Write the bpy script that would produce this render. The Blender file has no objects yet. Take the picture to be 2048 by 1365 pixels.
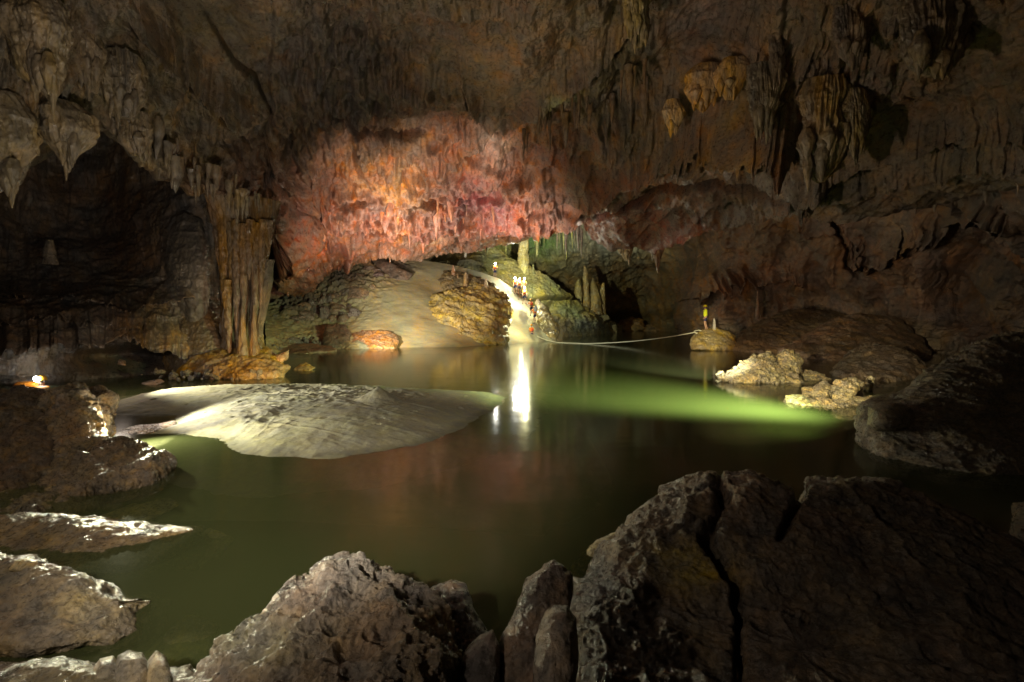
import bpy, math, random
import numpy as np
from mathutils import Vector, Matrix
R_ = math.radians
SC = bpy.context.scene
COL = SC.collection
random.seed(7)

# ------------------------------------------------------------------ camera, world, exposure
CAMZ, FPX, CU, HV = 2.0, 910.0, 1024.0, 640.0      # lens height, focal length in photo pixels, principal column, horizon row
cam_d = bpy.data.cameras.new('camera'); cam = bpy.data.objects.new('camera', cam_d); COL.objects.link(cam)
cam.location = (0, 0, CAMZ); cam.rotation_euler = (R_(90), 0, 0)
cam_d.sensor_width = 36; cam_d.lens = 36*FPX/2048; cam_d.shift_y = -(682.5-HV)/2048
cam_d.clip_start = 0.05; cam_d.clip_end = 500
SC.camera = cam
w = bpy.data.worlds.new('World'); SC.world = w; w.use_nodes = True
w.node_tree.nodes['Background'].inputs[0].default_value = (0.55, 0.5, 0.6, 1)
w.node_tree.nodes['Background'].inputs[1].default_value = 0.0008    # the cave is closed: no daylight reaches it
SC.view_settings.view_transform = 'Standard'; SC.view_settings.look = 'None'
SC.view_settings.gamma = 1.0; SC.view_settings.use_curve_mapping = False; SC.view_settings.exposure = 1.6
SC.cycles.use_denoising = True
SC.cycles.max_bounces = 5; SC.cycles.diffuse_bounces = 2; SC.cycles.glossy_bounces = 2
SC.cycles.transparent_max_bounces = 12; SC.cycles.sample_clamp_indirect = 3.0
SC.cycles.sample_clamp_direct = 40.0
SC.cycles.caustics_reflective = False; SC.cycles.caustics_refractive = False

def P(u, v, d):
    """the world point seen at photo pixel (u, v) at distance d along the view axis"""
    return np.array([(u-CU)/FPX*d, d, CAMZ+(HV-v)/FPX*d])
def dw(v): return CAMZ*FPX/(v-HV)                     # distance of the water surface at row v

# ------------------------------------------------------------------ hidden torches, and unseen fill lights added to brighten the rock
def aim(o, target):
    o.rotation_euler = (Vector(target)-Vector(o.location)).to_track_quat('-Z', 'Y').to_euler()
def spot(name, loc, target, watts, col, deg, blend=0.6, size=0.1):
    l = bpy.data.lights.new(name, 'SPOT'); l.energy = watts; l.color = col
    l.spot_size = R_(deg); l.spot_blend = blend; l.shadow_soft_size = size
    o = bpy.data.objects.new(name, l); COL.objects.link(o); o.location = tuple(loc); aim(o, tuple(target)); return o
def point(name, loc, watts, col, size=0.1):
    l = bpy.data.lights.new(name, 'POINT'); l.energy = watts; l.color = col; l.shadow_soft_size = size
    o = bpy.data.objects.new(name, l); COL.objects.link(o); o.location = tuple(loc); return o
WARM, NEUT, COOL = (1, .80, .58), (1, .93, .82), (.82, .9, 1)
point('photographer_lamp', (-2.9, -.2, 2.7), 44, (1, .84, .66), .08)
spot('water_front_fill', (-2.0, -1.0, 3.4), P(840, 900, 7.5), 560, (1, .90, .74), 52, .8, .1)  # unseen spot added near the camera to lift the murky water
spot('ceiling_left_fill', (-2.5, 4.5, .9), (-5.5, 11, 11), 420, (1, .86, .70), 115, .8, .12)  # unseen upward spot added to brighten the left ceiling, sparing the foreground
spot('pink_ceiling_fill', P(780, 600, 28), P(850, 415, 31.5), 800, (1, .78, .62), 115, 1, 1.2)  # unseen spots added together to spread one warm patch over the ceiling
spot('pink_ceiling_fill', P(1010, 560, 31), P(1060, 410, 33), 600, (1, .70, .58), 110, 1, 1.0)
spot('pink_ceiling_fill', P(640, 640, 27), P(760, 430, 33), 900, (1, .72, .56), 100, 1, .8)
spot('pink_ceiling_fill', (-2.5, 17, .8), P(830, 440, 31), 2700, (1, .76, .58), 84, 1.0, .5)
spot('ceiling_side_fill', (-3.5, 9, 1.1), (11, 19, 8.5), 560, (1, .80, .60), 95, 1, .12)  # two unseen spots added to rake the darker right and top ceiling
spot('ceiling_side_fill', (-6, 6, 1.1), (0, 15, 12.5), 330, (1, .80, .60), 80, 1, .12)
spot('left_wall_fill', (-6.6, 13.6, .5), P(480, 690, 17), 130, (1, .60, .28), 80, .9, .08)  # added spot with no fitting, warms the column foot and left wall
point('recess_fill', (-10.5, 12.2, 1.6), 38, (1, .82, .66), .2)  # weak unseen point added to lighten the left recess
spot('left_drip_torch', (-4.5, 3.0, 1.0), P(250, 250, 12), 85, (.92, .93, 1), 75, .9, .06)
spot('sandbar_torch', P(232, 836, 8.4)+np.array([0, 0, .75]), P(610, 822, 9.6), 230, (1, .98, .86), 84, .7, .04)
point('outcrop_lamp', P(214, 862, 6.9)+np.array([.05, 0, .08]), 9, (1, .88, .66), .03)
spot('sandbar_top_fill', P(230, 690, 11.5), P(520, 785, 12), 480, (1, .96, .72), 74, .9, .04)  # unseen spot added to brighten the sandbar's left part and crest
spot('water_torch', (7.4, 8.15, 1.9), (2.0, 13.9, -.7), 8200, (.78, 1, .44), 66, 1, .5)
spot('water_far_fill', (7.2, 9.4, 2.3), P(1270, 712, 23), 9000, (.95, 1, .78), 30, 1, .06)  # second unseen spot added to carry the green glow farther back
spot('rocks_torch', (-2.4, .6, 2.5), P(1625, 752, 14), 4200, (1, .87, .56), 18, .5, .05)
spot('pool_fill', P(222, 850, 7.7)+np.array([.15, 0, .5]), P(370, 890, 6.8), 330, (1, .98, .66), 95, .9, .04)  # added unseen spot, lights the shallow water beside the outcrop
point('shore_rock_fill', (-4.4, 4.2, 2.3), 17, (1, .86, .68), .4)  # unseen point added for glints on the left and centre rocks
spot('guide_fill', (2.2, 6, 1.9), P(1412, 665, 32), 9000, (1, .93, .55), 8, .9, .05)  # narrow unseen spot added to brighten the guide
spot('slope_fill', (-9.5, 25, 1.6), P(850, 620, 39), 3600, (1, .87, .62), 60, 1, .1)  # added spot without a fitting, lightens the sand slope
spot('chute_fill', P(1050, 560, 49.5)+np.array([0, -.8, .4]), P(1030, 640, 44), 1100, (1, .97, .50), 95, .9, .1)  # unseen spot added beside the climbers to brighten the chute sand
point('golden_rock_fill', P(1042, 640, 40.2), 80, (1, .96, .55), .1)  # unseen point added to light the golden rock; no caver carries it
spot('chamber_fill', P(1060, 560, 46)+np.array([0, 0, 1.]), P(1130, 500, 66), 3200, (.97, 1, .52), 100, 1, .2)  # added unseen spot, gives the far chamber its yellow-green light
spot('right_wall_fill', (9, 22, 1.2), P(1560, 520, 36), 560, (1, .68, .42), 90, 1, .2)  # unseen spot added to warm the right wall

# ------------------------------------------------------------------ numpy noise
def hsh(i, j, k, s=0):
    with np.errstate(over='ignore'):
        h = (i.astype(np.int64)*374761393 + j.astype(np.int64)*668265263 + k.astype(np.int64)*2147483647 + s*974634777) & 0xffffffff
        h = ((h ^ (h >> 13))*1274126177) & 0xffffffff
        h = ((h ^ (h >> 16))*2246822519) & 0xffffffff
        h ^= h >> 15
    return (h & 0xffffff)/float(0x1000000)
def vnoise(X, Y, Z, s=0):
    xi, yi, zi = np.floor(X), np.floor(Y), np.floor(Z)
    fx, fy, fz = X-xi, Y-yi, Z-zi
    fx, fy, fz = [f*f*f*(f*(f*6-15)+10) for f in (fx, fy, fz)]
    r = 0
    for a in (0, 1):
        for b in (0, 1):
            for c in (0, 1):
                r = r + hsh(xi+a, yi+b, zi+c, s)*(fx if a else 1-fx)*(fy if b else 1-fy)*(fz if c else 1-fz)
    return r*2-1
def fbm(X, Y, Z, o=4, s=0, g=.5):
    r, a, t = 0, 1, 0
    for i in range(o):
        r = r + a*vnoise(X, Y, Z, s+i); t += a; a *= g
        X, Y, Z = X*2.03+5.1, Y*2.03+1.7, Z*2.03+9.2
    return r/t
def ridge(X, Y, Z, o=4, s=0, g=.55):
    r, a, t = 0, 1, 0
    for i in range(o):
        n = 1-np.abs(vnoise(X, Y, Z, s+i))*1.6; r = r + a*n*n*np.sign(n); t += a; a *= g
        X, Y, Z = X*2.07+3.3, Y*2.07+8.1, Z*2.07+2.6
    return r/t
def worley(X, Y, Z, s=0):
    xi, yi, zi = np.floor(X), np.floor(Y), np.floor(Z)
    b = np.full(X.shape, 9.0)
    for a in (-1, 0, 1):
        for c in (-1, 0, 1):
            for e in (-1, 0, 1):
                i, j, k = xi+a, yi+c, zi+e
                d = (i+hsh(i, j, k, s)-X)**2+(j+hsh(i, j, k, s+1)-Y)**2+(k+hsh(i, j, k, s+2)-Z)**2
                b = np.minimum(b, d)
    return np.sqrt(b)
def sm(a, b, x):
    t = np.clip((x-a)/(b-a), 0, 1); return t*t*(3-2*t)
def drips(U, V, cw, ch, s=0, fill=.85, wf=(.35, .75)):
    """hanging teardrop lobes in a layer: returns protrusion in units of one cell width"""
    X, Y = U/cw, V/ch
    xi, yi = np.floor(X), np.floor(Y)
    z0 = np.zeros_like(xi); out = np.zeros_like(X)
    for a in (-1, 0, 1):
        for b in (-1, 0, 1):
            i, j = xi+a, yi+b
            cx = i+hsh(i, j, z0, s); ty = j+hsh(i, j, z0, s+1)*.8-.25
            wd = wf[0]+(wf[1]-wf[0])*hsh(i, j, z0, s+2); L = .7+.75*hsh(i, j, z0, s+3)
            on = hsh(i, j, z0, s+4) < fill
            t = (Y-ty)/L
            hw = wd*np.sqrt(np.clip(t*5, 0, 1))*np.clip(1-t, 0, 1)**.55
            q = (X-cx)/np.maximum(hw, 1e-4)
            h = hw*np.sqrt(np.clip(1-q*q, 0, 1))*(.45+.75*np.clip(t, 0, 1))
            out = np.maximum(out, np.where(on & (t > 0) & (t < 1), h, 0))
    return out
def gb(U, V, u, v, ru, rv): return np.exp(-((U-u)/ru)**2-((V-v)/rv)**2)
def tps(pts, U, V, sc=500.0):
    p = np.array(pts, float); X = p[:, :2]/sc; n = len(X)
    def K(r2): return np.where(r2 > 0, .5*r2*np.log(np.maximum(r2, 1e-12)), 0)
    d2 = ((X[:, None]-X[None])**2).sum(-1)
    A = np.zeros((n+3, n+3)); A[:n, :n] = K(d2)+np.eye(n)*.004
    A[:n, n] = 1; A[:n, n+1:] = X; A[n, :n] = 1; A[n+1:, :n] = X.T
    c = np.linalg.solve(A, np.concatenate([np.log(p[:, 2]), np.zeros(3)]))
    u, v = np.asarray(U, float)/sc, np.asarray(V, float)/sc
    r = c[n]+c[n+1]*u+c[n+2]*v
    for i in range(n): r = r+c[i]*K((u-X[i, 0])**2+(v-X[i, 1])**2)
    return np.exp(r)
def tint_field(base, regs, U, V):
    """rock tint: base plus patches of other colour (u, v, ru, rv, colour)"""
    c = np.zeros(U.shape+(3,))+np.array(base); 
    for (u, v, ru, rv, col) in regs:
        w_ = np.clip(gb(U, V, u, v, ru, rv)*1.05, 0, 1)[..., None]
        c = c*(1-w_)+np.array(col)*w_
    return c

# ------------------------------------------------------------------ mesh helpers
def link(ob, parent=None):
    COL.objects.link(ob)
    if parent: ob.parent = parent
    return ob
def tag(o, label=None, cat=None, group=None, kind=None):
    if label: o['label'] = label
    if cat: o['category'] = cat
    if group: o['group'] = group
    if kind: o['kind'] = kind
    return o
def grid_mesh(name, G, mat, tint=None, wrap=False, flip=False, parent=None, caps=False):
    nr, nc = G.shape[:2]
    me = bpy.data.meshes.new(name)
    V = G.reshape(-1, 3)
    i = np.arange(nr-1)[:, None]; j = np.arange(nc if wrap else nc-1)[None]; j2 = (j+1) % nc
    q = np.stack([i*nc+j, i*nc+j2, (i+1)*nc+j2, (i+1)*nc+j], -1).reshape(-1, 4)
    if flip: q = q[:, ::-1]
    me.vertices.add(len(V)); me.vertices.foreach_set('co', V.astype(np.float32).ravel())
    me.loops.add(q.size); me.loops.foreach_set('vertex_index', q.astype(np.int32).ravel())
    me.polygons.add(len(q)); me.polygons.foreach_set('loop_start', np.arange(0, q.size, 4, dtype=np.int32))
    me.update(calc_edges=True)
    me.polygons.foreach_set('use_smooth', np.ones(len(q), bool))
    if tint is not None:
        t = np.ones((len(V), 4), np.float32); t[:, :3] = np.broadcast_to(tint, G.shape).reshape(-1, 3)
        a = me.attributes.new('tint', 'FLOAT_COLOR', 'POINT'); a.data.foreach_set('color', t.ravel())
    if mat: me.materials.append(mat)
    o = bpy.data.objects.new(name, me); return link(o, parent)
def normals(G, wrap=False):
    if wrap: E = np.concatenate([G[:, -1:], G, G[:, :1]], 1); a = np.gradient(E, axis=1)[:, 1:-1]
    else: a = np.gradient(G, axis=1)
    b = np.gradient(G, axis=0)
    n = np.cross(a, b); l = np.linalg.norm(n, axis=-1, keepdims=True)
    return n/np.maximum(l, 1e-9)

# ------------------------------------------------------------------ materials
def rock_mat(name, scale=1.0, bump=.35, rough=(.28, .62), col=None, mott=.35, spec=.5, vert=1.0, coat=0.25):
    m = bpy.data.materials.new(name); m.use_nodes = True; n = m.node_tree.nodes; l = m.node_tree.links
    b = n['Principled BSDF']
    geo = n.new('ShaderNodeNewGeometry')
    mp = n.new('ShaderNodeMapping'); mp.inputs['Scale'].default_value = (scale, scale, scale*vert); l.new(geo.outputs['Position'], mp.inputs[0])
    def noise(s, d, r=.6, dist=0):
        t = n.new('ShaderNodeTexNoise'); t.inputs['Scale'].default_value = s; t.inputs['Detail'].default_value = d
        t.inputs['Roughness'].default_value = r; t.inputs['Distortion'].default_value = dist; l.new(mp.outputs[0], t.inputs[0]); return t
    if col is None:
        at = n.new('ShaderNodeAttribute'); at.attribute_name = 'tint'; base = at.outputs['Color']
    else:
        rg = n.new('ShaderNodeRGB'); rg.outputs[0].default_value = (*col, 1); base = rg.outputs[0]
    n1 = noise(1.3, 8, .65, .4); n2 = noise(7, 6, .6); n3 = noise(.5, 4, .5)
    def mul(a_, fac_out, lo, hi):
        mr = n.new('ShaderNodeMapRange'); mr.inputs[1].default_value = .3; mr.inputs[2].default_value = .7
        mr.inputs[3].default_value = lo; mr.inputs[4].default_value = hi; l.new(fac_out, mr.inputs[0])
        v = n.new('ShaderNodeVectorMath'); v.operation = 'SCALE'; l.new(a_, v.inputs[0]); l.new(mr.outputs[0], v.inputs['Scale']); return v.outputs[0]
    c = mul(base, n1.outputs[0], 1-mott, 1+mott*1.1); c = mul(c, n2.outputs[0], 1-mott*.8, 1+mott)
    hs = n.new('ShaderNodeHueSaturation'); mr = n.new('ShaderNodeMapRange'); mr.inputs[1].default_value = .3; mr.inputs[2].default_value = .7
    mr.inputs[3].default_value = .496; mr.inputs[4].default_value = .522; l.new(n3.outputs[0], mr.inputs[0]); l.new(mr.outputs[0], hs.inputs['Hue'])
    mr2 = n.new('ShaderNodeMapRange'); mr2.inputs[1].default_value = .35; mr2.inputs[2].default_value = .65; mr2.inputs[3].default_value = .65; mr2.inputs[4].default_value = 1.25
    l.new(n1.outputs[0], mr2.inputs[0]); l.new(mr2.outputs[0], hs.inputs['Saturation'])
    l.new(c, hs.inputs['Color']); l.new(hs.outputs[0], b.inputs['Base Color'])
    mr3 = n.new('ShaderNodeMapRange'); mr3.inputs[1].default_value = .35; mr3.inputs[2].default_value = .65
    mr3.inputs[3].default_value = rough[0]; mr3.inputs[4].default_value = rough[1]; l.new(n2.outputs[0], mr3.inputs[0]); l.new(mr3.outputs[0], b.inputs['Roughness'])
    b.inputs['Specular IOR Level'].default_value = spec
    b.inputs['Coat Weight'].default_value = coat; b.inputs['Coat Roughness'].default_value = .18
    nb = noise(5.5, 10, .68, .3); nb2 = noise(38, 5, .6)
    bp = n.new('ShaderNodeBump'); bp.inputs['Strength'].default_value = bump; bp.inputs['Distance'].default_value = .25/scale; l.new(nb.outputs[0], bp.inputs['Height'])
    bp2 = n.new('ShaderNodeBump'); bp2.inputs['Strength'].default_value = bump; bp2.inputs['Distance'].default_value = .02/scale; l.new(nb2.outputs[0], bp2.inputs['Height'])
    l.new(bp.outputs[0], bp2.inputs['Normal']); l.new(bp2.outputs[0], b.inputs['Normal']); l.new(bp2.outputs[0], b.inputs['Coat Normal'])
    return m
def plain(name, col, rough=.6, emit=None, es=0, spec=.4):
    m = bpy.data.materials.new(name); m.use_nodes = True; b = m.node_tree.nodes['Principled BSDF']; n = m.node_tree.nodes; l = m.node_tree.links
    t = n.new('ShaderNodeTexNoise'); t.inputs['Scale'].default_value = 18; t.inputs['Detail'].default_value = 4
    mx = n.new('ShaderNodeMix'); mx.data_type = 'RGBA'; l.new(t.outputs[0], mx.inputs[0])
    mx.inputs[6].default_value = (*[c*.8 for c in col], 1); mx.inputs[7].default_value = (*[min(1, c*1.15) for c in col], 1)
    l.new(mx.outputs[2], b.inputs['Base Color'])
    b.inputs['Roughness'].default_value = rough; b.inputs['Specular IOR Level'].default_value = spec
    if emit: b.inputs['Emission Color'].default_value = (*emit, 1); b.inputs['Emission Strength'].default_value = es
    return m
M = {}
M['far'] = rock_mat('far_rock', .55, .6, (.35, .7), coat=.15)
M['mid'] = rock_mat('cave_rock', 1.1, .6, (.2, .55), mott=.36, coat=.35)
M['near'] = rock_mat('near_rock', 4.0, .85, (.2, .45), coat=.55, mott=.55)
M['flow'] = rock_mat('flowstone', 1.6, .4, (.2, .5), vert=.25, coat=.25, mott=.4)
M['sand'] = rock_mat('river_sand', 3.0, .16, (.7, .9), spec=.25, coat=0, mott=.16)

def water_mat(name, alpha, col, gloss, rough=.1):
    m = bpy.data.materials.new(name); m.use_nodes = True; n = m.node_tree.nodes; l = m.node_tree.links
    n.remove(n['Principled BSDF']); out = n['Material Output']
    d = n.new('ShaderNodeBsdfDiffuse'); tr = n.new('ShaderNodeBsdfTransparent'); geo = n.new('ShaderNodeNewGeometry')
    nz = n.new('ShaderNodeTexNoise'); nz.inputs['Scale'].default_value = .12; nz.inputs['Detail'].default_value = 3; l.new(geo.outputs['Position'], nz.inputs[0])
    mx = n.new('ShaderNodeMix'); mx.data_type = 'RGBA'; l.new(nz.outputs[0], mx.inputs[0])
    mx.inputs[6].default_value = (col[0]*.85, col[1]*.85, col[2]*.8, 1); mx.inputs[7].default_value = (col[0]*1.1, col[1]*1.15, col[2]*1.2, 1)
    l.new(mx.outputs[2], d.inputs[0])
    tr.inputs[0].default_value = (.93, .97, .85, 1)
    a = n.new('ShaderNodeMixShader'); a.inputs[0].default_value = alpha; l.new(tr.outputs[0], a.inputs[1]); l.new(d.outputs[0], a.inputs[2])
    last = a.outputs[0]
    if gloss:
        g = n.new('ShaderNodeBsdfGlossy'); g.inputs['Roughness'].default_value = rough
        f = n.new('ShaderNodeFresnel'); f.inputs[0].default_value = 1.33
        mp = n.new('ShaderNodeMapping'); mp.inputs['Scale'].default_value = (.7, 1.3, 1); l.new(geo.outputs['Position'], mp.inputs[0])
        t2 = n.new('ShaderNodeTexNoise'); t2.inputs['Scale'].default_value = 1.2; t2.inputs['Detail'].default_value = 3; l.new(mp.outputs[0], t2.inputs[0])
        bp = n.new('ShaderNodeBump'); bp.inputs['Strength'].default_value = .12; bp.inputs['Distance'].default_value = .05; l.new(t2.outputs[0], bp.inputs['Height'])
        l.new(bp.outputs[0], g.inputs['Normal']); l.new(bp.outputs[0], f.inputs['Normal'])
        b2 = n.new('ShaderNodeMixShader'); l.new(f.outputs[0], b2.inputs[0]); l.new(last, b2.inputs[1]); l.new(g.outputs[0], b2.inputs[2]); last = b2.outputs[0]
    l.new(last, out.inputs[0]); return m

# ------------------------------------------------------------------ relief sheets: cave shell and slopes
def sheet(name, u0, u1, nu, top, bot, nv, ctrl, mat, disp, tint, back=3.0, flip=True):
    us = np.linspace(u0, u1, nu); T = np.linspace(0, 1, nv)[:, None]
    tv = np.interp(us, *zip(*top)) if not callable(top) else top(us)
    bv = np.interp(us, *zip(*bot)) if not callable(bot) else bot(us)
    U = np.broadcast_to(us, (nv, nu)).copy(); V = tv+(bv-tv)*T
    D = tps(ctrl, U, V)
    G = np.stack([(U-CU)/FPX*D, D, CAMZ+(HV-V)/FPX*D], -1)
    N = normals(G); N = np.where(((G-np.array([0, 0, CAMZ]))*N).sum(-1, keepdims=True) > 0, -N, N)
    off = disp(U, V, G, N, T)
    G2 = G+off
    if back:                                            # the rock turns away behind its lower edge
        ext = []
        for k in range(1, 9):
            e = G2[-1].copy(); e[:, 1] += back*(k/8)**1.2; e[:, 2] += back*.55*(k/8)**1.6; e[:, 0] += (e[:, 0]/np.maximum(e[:, 1], 1))*back*k/8; ext.append(e)
        G2 = np.concatenate([G2, np.array(ext)], 0)
    c = tint(U, V)
    if back: c = np.concatenate([c, np.repeat(c[-1:], 8, 0)], 0)
    return grid_mesh(name, G2, mat, c, flip=flip), (lambda u, v: float(tps(ctrl, np.array([u]), np.array([v]))[0]))
def ledge(U, V, line, wd, seed=0, jag=8, jf=.05):
    """rock above the line stands forward and breaks off at the line"""
    lv = np.interp(U, *zip(*line)); z = np.zeros_like(U)
    lv = lv+jag*fbm(U*jf, z, z, 4, seed)+jag*.8*np.maximum(0, vnoise(U*jf*3, z, z, seed+9))
    s = (lv-V)/wd
    return np.where(s > 0, np.clip(1-s, 0, 1)**1.5, 0)*sm(line[0][0]-1, line[0][0]+60, U)*(1-sm(line[-1][0]-60, line[-1][0]+1, U))*sm(0, .06, s)

# ceiling ------------------------------------------------------------
A_BOT = [(-420, 470), (-200, 420), (0, 372), (40, 330), (70, 255), (110, 262), (150, 300), (200, 235), (250, 270), (300, 330), (350, 360), (400, 400), (450, 425), (500, 450), (540, 452),
         (548, 575), (600, 585), (650, 548), (700, 515), (760, 502), (850, 504), (900, 498), (960, 485), (1050, 462), (1130, 441), (1172, 424), (1185, 445), (1230, 462), (1290, 470), (1340, 462),
         (1400, 440), (1500, 412), (1600, 385), (1640, 398), (1700, 402), (1800, 388), (1950, 372), (2048, 362), (2500, 330)]
A_CTRL = [(-400, -260, 6.5), (200, -260, 8.5), (1000, -260, 10.5), (1800, -260, 9), (2450, -260, 7),
          (0, 0, 9.5), (-400, 200, 8.5), (-400, 460, 10), (150, 130, 10.5), (0, 330, 10.5), (150, 280, 11.5), (260, 250, 13), (330, 320, 14), (440, 415, 16.0), (500, 428, 16.9), (300, 60, 12.5), (480, 120, 15), (420, 280, 16),
          (545, 440, 18.6), (600, 330, 22), (700, 100, 16), (700, 220, 20), (560, 560, 33), (640, 530, 36), (620, 430, 29), (700, 300, 23.5), (700, 420, 30), (800, 350, 27), (850, 440, 33), (850, 500, 38),
          (1000, 0, 15), (1000, 150, 18), (980, 270, 24), (1000, 400, 33), (1050, 462, 40), (1150, 320, 27), (1150, 430, 38), (1250, 200, 21), (1250, 100, 17), (1300, 350, 27), (1250, 440, 33),
          (1400, 0, 13.5), (1400, 200, 20), (1400, 330, 23), (1400, 430, 29), (1550, 100, 15), (1550, 300, 19), (1550, 390, 24), (1700, 0, 12), (1700, 200, 15), (1700, 380, 18.5),
          (1900, 100, 12), (1900, 300, 14), (1900, 370, 16), (2048, 0, 10), (2048, 350, 13), (2450, 100, 8), (2450, 330, 9)]
def a_disp(U, V, G, N, T):
    X, Y, Z = G[..., 0], G[..., 1], G[..., 2]
    Dm = Y/FPX
    wu = U+14*fbm(X*.5, Y*.5, Z*.5, 3, 70); wv = V+18*fbm(X*.4, Y*.4, Z*.4, 3, 71)
    # where stone hangs in drips and where it is a smooth slab
    m = .27+gb(U, V, 60, 200, 260, 190)+.5*gb(U, V, 820, 120, 90, 160)+gb(U, V, 350, 330, 150, 110)+.9*gb(U, V, 680, 160, 130, 190)+gb(U, V, 1230, 150, 95, 150)+.8*gb(U, V, 1060, 310, 110, 80)+gb(U, V, 850, 380, 260, 110)
    m += gb(U, V, 1700, 90, 280, 90)+.6*gb(U, V, 620, 480, 90, 100)+.8*gb(U, V, 1350, 300, 90, 40)
    slab = np.clip(.95*gb(U, V, 1010, 150, 110, 120)+gb(U, V, 400, 80, 170, 110)+.9*gb(U, V, 1400, 120, 100, 90)+.85*gb(U, V, 1500, 340, 170, 70)+.95*gb(U, V, 1850, 310, 300, 80)+.9*gb(U, V, 1280, 400, 120, 50)+.8*gb(U, V, 1210, 320, 90, 60)+.8*gb(U, V, 980, 455, 170, 26)+.6*gb(U, V, 740, 400, 50, 60), 0, 1)
    m = np.clip(m, 0, 1)*(1-.93*slab)
    m2 = np.clip(m*(.5+1.1*(fbm(X*.35, Y*.35, Z*.35, 3, 5)+.4)), 0, 1.2)
    off = N*((1.3*fbm(X*.16, Y*.16, Z*.16, 3, 1)+.5*ridge(X*.45, Y*.45, Z*.3, 4, 2)*(1-.6*slab)+.13*fbm(X*1.4, Y*1.4, Z*1.2, 5, 3)+.30*ridge(X*.8+V*0, Y*.5, Z*.35, 4, 88)*(1-.7*slab)+slab*.26*ridge(X*.5-Z*.9, Y*.25, Z*1.1+X*.3, 4, 19)+.03*ridge(X*5, Y*5, Z*3, 3, 8)))[..., None]
    pk = gb(U, V, 850, 390, 280, 120)
    h = 62*drips(wu, wv, 75, 125, 11)*m*(1-.5*pk)+44*drips(wu+20*fbm(X*.9, Y*.9, Z*.9, 3, 75), wv+30, 34, 74, 21)*m2*(1-.3*pk)+30*drips(wu, wv, 17, 44, 31, .9)*m2*np.clip(.7+1.6*fbm(X*.6, Y*.6, Z*.6, 3, 76), 0, 1.5)+pk*16*(ridge(X*.9, Y*.9, Z*.7, 4, 77)+.6*fbm(X*2.2, Y*2.2, Z*1.6, 4, 78))+13*drips(wu*1.0, wv, 9, 26, 41, .8)*np.clip(m2*1.3, 0, 1)
    # the broken bedding steps on the right and over the slope
    st = 1.6*ledge(U, V, [(1080, 470), (1180, 405), (1300, 335), (1400, 285), (1550, 262), (1640, 240)], 90, 3)
    st += 1.1*ledge(U, V, [(1160, 430), (1250, 395), (1420, 370), (1600, 330), (1800, 290), (2100, 255)], 60, 5)
    st += .9*ledge(U, V, [(1330, 440), (1450, 400), (1600, 360), (1850, 330), (2100, 300)], 45, 6)
    st += 1.3*ledge(U, V, [(560, 410), (700, 430), (830, 455), (1000, 440), (1120, 400)], 70, 7, 26, .03)
    st += 1.2*ledge(U, V, [(240, 20), (330, 110), (430, 200), (520, 290)], 70, 8, 16)
    st += 1.2*ledge(U, V, [(900, 40), (930, 190), (960, 255), (1010, 265), (1100, 190), (1200, 130), (1290, 60)], 70, 9, 10)
    st += 1.0*ledge(U, V, [(1320, 250), (1420, 225), (1520, 205), (1700, 260)], 60, 12, 20)
    crease = -.8*np.exp(-(np.abs(V-np.interp(U, [380, 470, 520, 560, 640], [-20, 130, 170, 280, 300]))/7)**2)*gb(U, V, 520, 140, 90, 190)
    strat = .34*ridge((Z*1.3-X*.28+Y*.1), X*.10, Y*.12, 4, 13)*np.clip(gb(U, V, 1480, 350, 520, 120)*1.4, 0, 1)
    def crev(line, wd, dep, sd):
        lv = np.interp(U, *zip(*line))+7*fbm(U*.03, V*0, V*0, 4, sd); q = (V-lv)/wd
        return -dep*np.exp(-((q-1)/.8)**2)*sm(line[0][0], line[0][0]+50, U)*(1-sm(line[-1][0]-50, line[-1][0], U))
    L1 = [(1040, 455), (1110, 425), (1180, 372), (1250, 318), (1335, 270), (1420, 250), (1550, 232), (1640, 225)]
    L2 = [(1160, 400), (1230, 385), (1330, 345), (1450, 330), (1600, 318), (1800, 285), (2100, 250)]
    st = st+2.6*ledge(U, V, L1, 150, 3, 6)+2.2*ledge(U, V, [(1150, 455), (1200, 470), (1300, 470), (1450, 415), (1600, 345), (1700, 330)], 120, 15, 5)
    st = st+crev(L1, 7, 2.6, 3)+crev(L2, 5, 1.2, 17)+crev([(900, 20), (925, 150), (955, 245), (1000, 275), (1060, 240), (1130, 170), (1230, 110), (1300, 40)], 6, 1.6, 9)+crev([(240, 40), (330, 125), (430, 215), (520, 300)], 6, 1.2, 8)+crev([(640, 200), (700, 240), (790, 262), (880, 262)], 5, 1.0, 18)+crev([(560, 405), (640, 430), (720, 445), (820, 470), (900, 462)], 5, 1.2, 20)
    st = st+.07*ridge(X*2.6, Y*2.6, Z*1.8, 4, 85)*(1-.4*slab)+.05*(worley(X*3.0, Y*3.0, Z*2.2, 86)-.4)
    st = st-1.3*sm(.18, .42, fbm(X*.5, Y*.5, Z*.7, 3, 91))*np.clip(pk+.35*gb(U, V, 1080, 300, 120, 90)+.35*gb(U, V, 700, 150, 130, 150), 0, 1)+.7*fbm(X*.1, Y*.1, Z*.14, 2, 92)
    toward = -G/np.linalg.norm(G, axis=-1, keepdims=True)
    vec = toward*.75+np.array([0, 0, -.45])
    return off+vec*((h*Dm*1.15)+st+crease+strat)[..., None]
PINK = (.34, .135, .095)
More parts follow.
